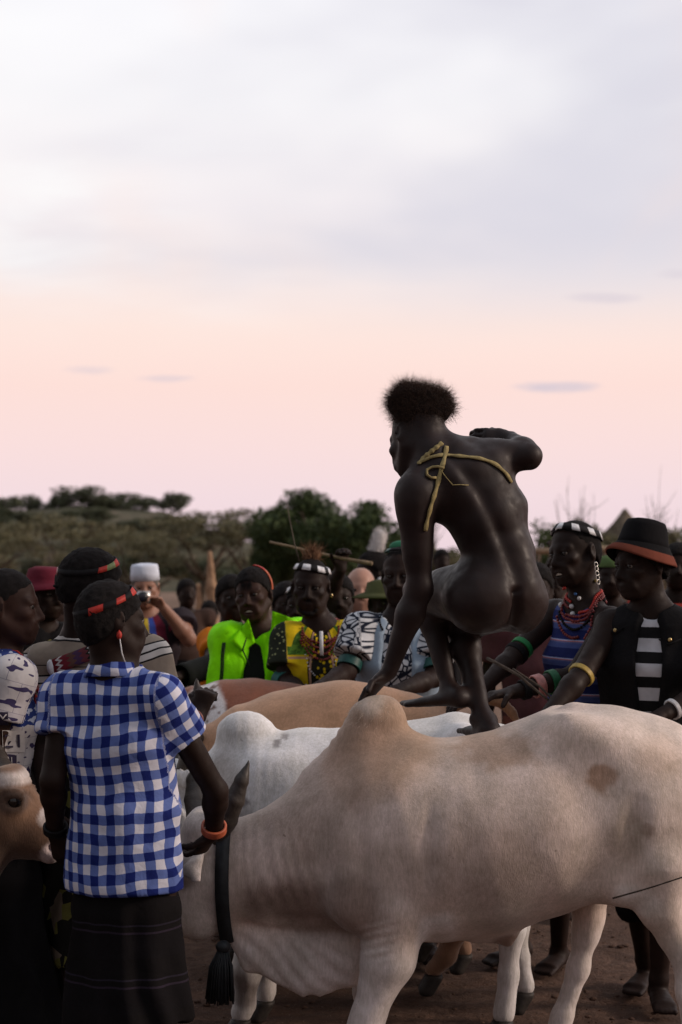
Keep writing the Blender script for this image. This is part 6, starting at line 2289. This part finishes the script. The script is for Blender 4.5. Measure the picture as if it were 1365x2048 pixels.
# ---------------------------------------------------------------- people standing further back
def cl(name, c):
    return fabric(name, c)
m_teal_shirt = cl('shirt_teal', (.14, .36, .36))
m_orange_c = cl('cloth_orange', (.52, .15, .01))
m_brown_c = cl('cloth_brown', (.05, .030, .024))
m_olive_c = cl('cloth_olive_hat', (.07, .075, .03))
m_grey_c = cl('cloth_grey', (.20, .19, .19))
m_white_c = cl('cloth_white', (.66, .63, .62))
m_rust_c = cl('cloth_rust', (.16, .05, .04))
m_green_c = cl('cloth_green', (.10, .16, .06))
GB = 'onlookers behind the cattle'

def onlooker(label, D, head, yaw=0, shirt=m_brown_c, low=m_cloth_black, skin=None, res=.011, hair=True, J=None, hands=None, sleeve=.5, H=None, bald=False, name='person', hs=1.0, bulk=1.0):
    q = Person(label, D, head, yaw, None, GB, skin, res, J=J, hands=hands, hs=hs, bulk=bulk, eyes=(D < 9.6))
    q.body()
    if hair and not bald:
        q.hair(.010, -.06, .055)
    if shirt:
        q.garment('shirt', shirt, .02, hem=-.1, sleeve=sleeve, fold=.006, res=.012)
    q.skirt('wrap_skirt', low, .4, .02, .04, res=.014)
    return q
q = onlooker('bald pale-skinned man in teal shirt behind the yellow tunic', 9.0, (722, 1180), 0, m_teal_shirt, skin=m_skin_light, res=.009, bald=True)
q = onlooker('man with tall white feather in his hair behind the denim waistcoat', 10.2, (746, 1142), -70, m_brown_c, res=.010)
fe = SDF().rc(q.g(-.02, 0, .12), q.g(-.05, 0, .21), .042, .040, .02)
P_, F_ = fe.build(.012)
pl = put('feather_plume', (P_, F_), m_white_c, q.root)
rs = np.random.default_rng(5)
N_ = normals(P_, F_)
sel = rs.choice(len(P_), 900)
put('feather_barb', hair_strips(P_[sel], N_[sel] * .4 + V(0, 0, .9), .03, .003, .2, 5), m_white_c, pl)
for s_ in (-1, 1):
    put('earring', ballv(q.g(-.01, s_ * .09, -.05), .014, 8, 6), m_white_b, q.root)
q = onlooker('person under an olive brimmed hat beside the denim waistcoat', 8.3, (770, 1206), 20, m_brown_c, res=.010, hair=False)
put('hat', lathe(q.g(-.005, 0, .055), q.hf[2], [(.001, .060), (.05, .058), (.084, .045), (.092, .0), (.13, -.014), (.155, -.026), (.153, -.032), (.09, -.006)], ax=q.hf[0]), m_olive_c, q.root)
q = onlooker('person raising an arm with a long stick above the yellow tunic', 8.6, (676, 1196), 5, m_grey_c, J={'elR': (664, 1172, 8.5), 'shR': (652, 1262, 8.6), 'wrR': (682, 1140, 8.42)},
             hands={'R': (V(.1, -.1, 1), V(.3, -.9, 0), V(-1, 0, .2), {'curl': (1.0, 1.2, .8)})}, res=.009)
q = onlooker('person with close-cropped hair half hidden behind the lime jacket', 9.4, (574, 1208), 10, m_brown_c, res=.010)
q = onlooker('person with white headband between the lime jacket and yellow tunic', 8.9, (604, 1212), -15, m_rust_c, res=.010)
q.band(.5, .03, .1, .014, ((m_white_b, .1), (m_black_b, .1)) * 5)
q = onlooker('person wrapped in orange cloth behind the lime jacket', 8.9, (464, 1196), 15, m_orange_c, res=.010, J={'shR': (424, 1285, 8.8), 'elR': (428, 1330, 8.45), 'wrR': (352, 1356, 8.2)})
q.ring('elR', 'wrR', .45, .058, .26, m_dark_shirt, 'sleeve', ribs=4)
q = onlooker('slender person standing in the open behind the camera man', 14.5, (374, 1186), 20, m_brown_c, res=.015, sleeve=.2)
q = onlooker('bare-chested person with hands on hips beside the earth spire', 15.5, (419, 1226), 0, None, m_brown_c, res=.014,
             J={'elL': (447, 1272, 15.5), 'wrL': (432, 1292, 15.4), 'elR': (390, 1272, 15.5), 'wrR': (405, 1292, 15.4)}, hs=.95)
q = onlooker('person seen far off under the leaping man\'s chest', 17.0, (884, 1122), 10, m_white_c, res=.017)
q = onlooker('person with raised hands behind the blue striped top', 11.5, (1108, 1168), -20, m_white_c, res=.012,
             J={'elL': (1140, 1160, 11.3), 'wrL': (1122, 1112, 11.2), 'elR': (1078, 1190, 11.4), 'wrR': (1092, 1140, 11.3)})
q = onlooker('person in green cap between headband and bucket hat', 9.8, (1222, 1152), -10, m_brown_c, res=.011)
put('cap', lathe(q.g(-.005, 0, .055), q.hf[2], [(.001, .065), (.05, .062), (.080, .045), (.088, .0), (.086, -.004)], ax=q.hf[0]), m_green_c, q.root)
q = onlooker('person in red shirt cut off by the right edge', 9.0, (1356, 1132), -10, cl('cloth_red', (.30, .04, .03)), res=.011)
q = onlooker('person in dark maroon behind the blue striped top\'s arm', 8.0, (1072, 1178), -10, cl('cloth_maroon_dark', (.09, .035, .04)), m_rust_c, res=.011)
q = onlooker('dark-clad person far behind the maroon hat', 12.0, (128, 1176), 10, m_brown_c, res=.014)
q = onlooker('person in pale wrap beyond the blue striped top', 13.5, (1064, 1150), 25, m_white_c, res=.015)
# ================================================================== sticks
m_stick = plain('stick_wood', (.22, .16, .10), .85, .2, .3, 30, .5, 120)
m_stick_dark = plain('stick_dark', (.06, .045, .035), .85, .2, .3, 30, .5, 120)

def stick(pts, r, label, mat, r2=None):
    pts = [np.array(p) for p in pts]
    n = 9
    t = np.linspace(0, 1, n)
    tt = np.linspace(0, 1, len(pts))
    Q = np.stack([np.interp(t, tt, [p[i] for p in pts]) for i in range(3)], 1)
    Q = Q + .004 * np.stack([vnoise(Q, 6, s) for s in (1, 2, 3)], 1)
    return tag(put('stick', tube(list(Q), list(np.linspace(r, r2 or r * .7, n)), 8), mat), label, 'stick')
stick([W(745, 1127, 8.3), W(688, 1116, 8.36), W(540, 1085, 8.5)], .011, 'long pale stick held level above the yellow tunic man', m_stick, .006)
stick([W(975, 1316, 6.15), W(1040, 1352, 6.05), W(1100, 1402, 6.02)], .006, 'thin dark switch slanting above the cream bull\'s back', m_stick_dark)
stick([W(1025, 1338, 6.1), W(1080, 1372, 6.06), W(1118, 1412, 6.02)], .005, 'second thin switch crossing below the pink bangles', m_stick_dark)
stick([W(1225, 1797, 4.95), W(1300, 1775, 4.9), W(1372, 1752, 4.85), W(1460, 1720, 4.8)], .0028, 'thin twig crossing the cream bull\'s hind leg', m_stick_dark, .0018)
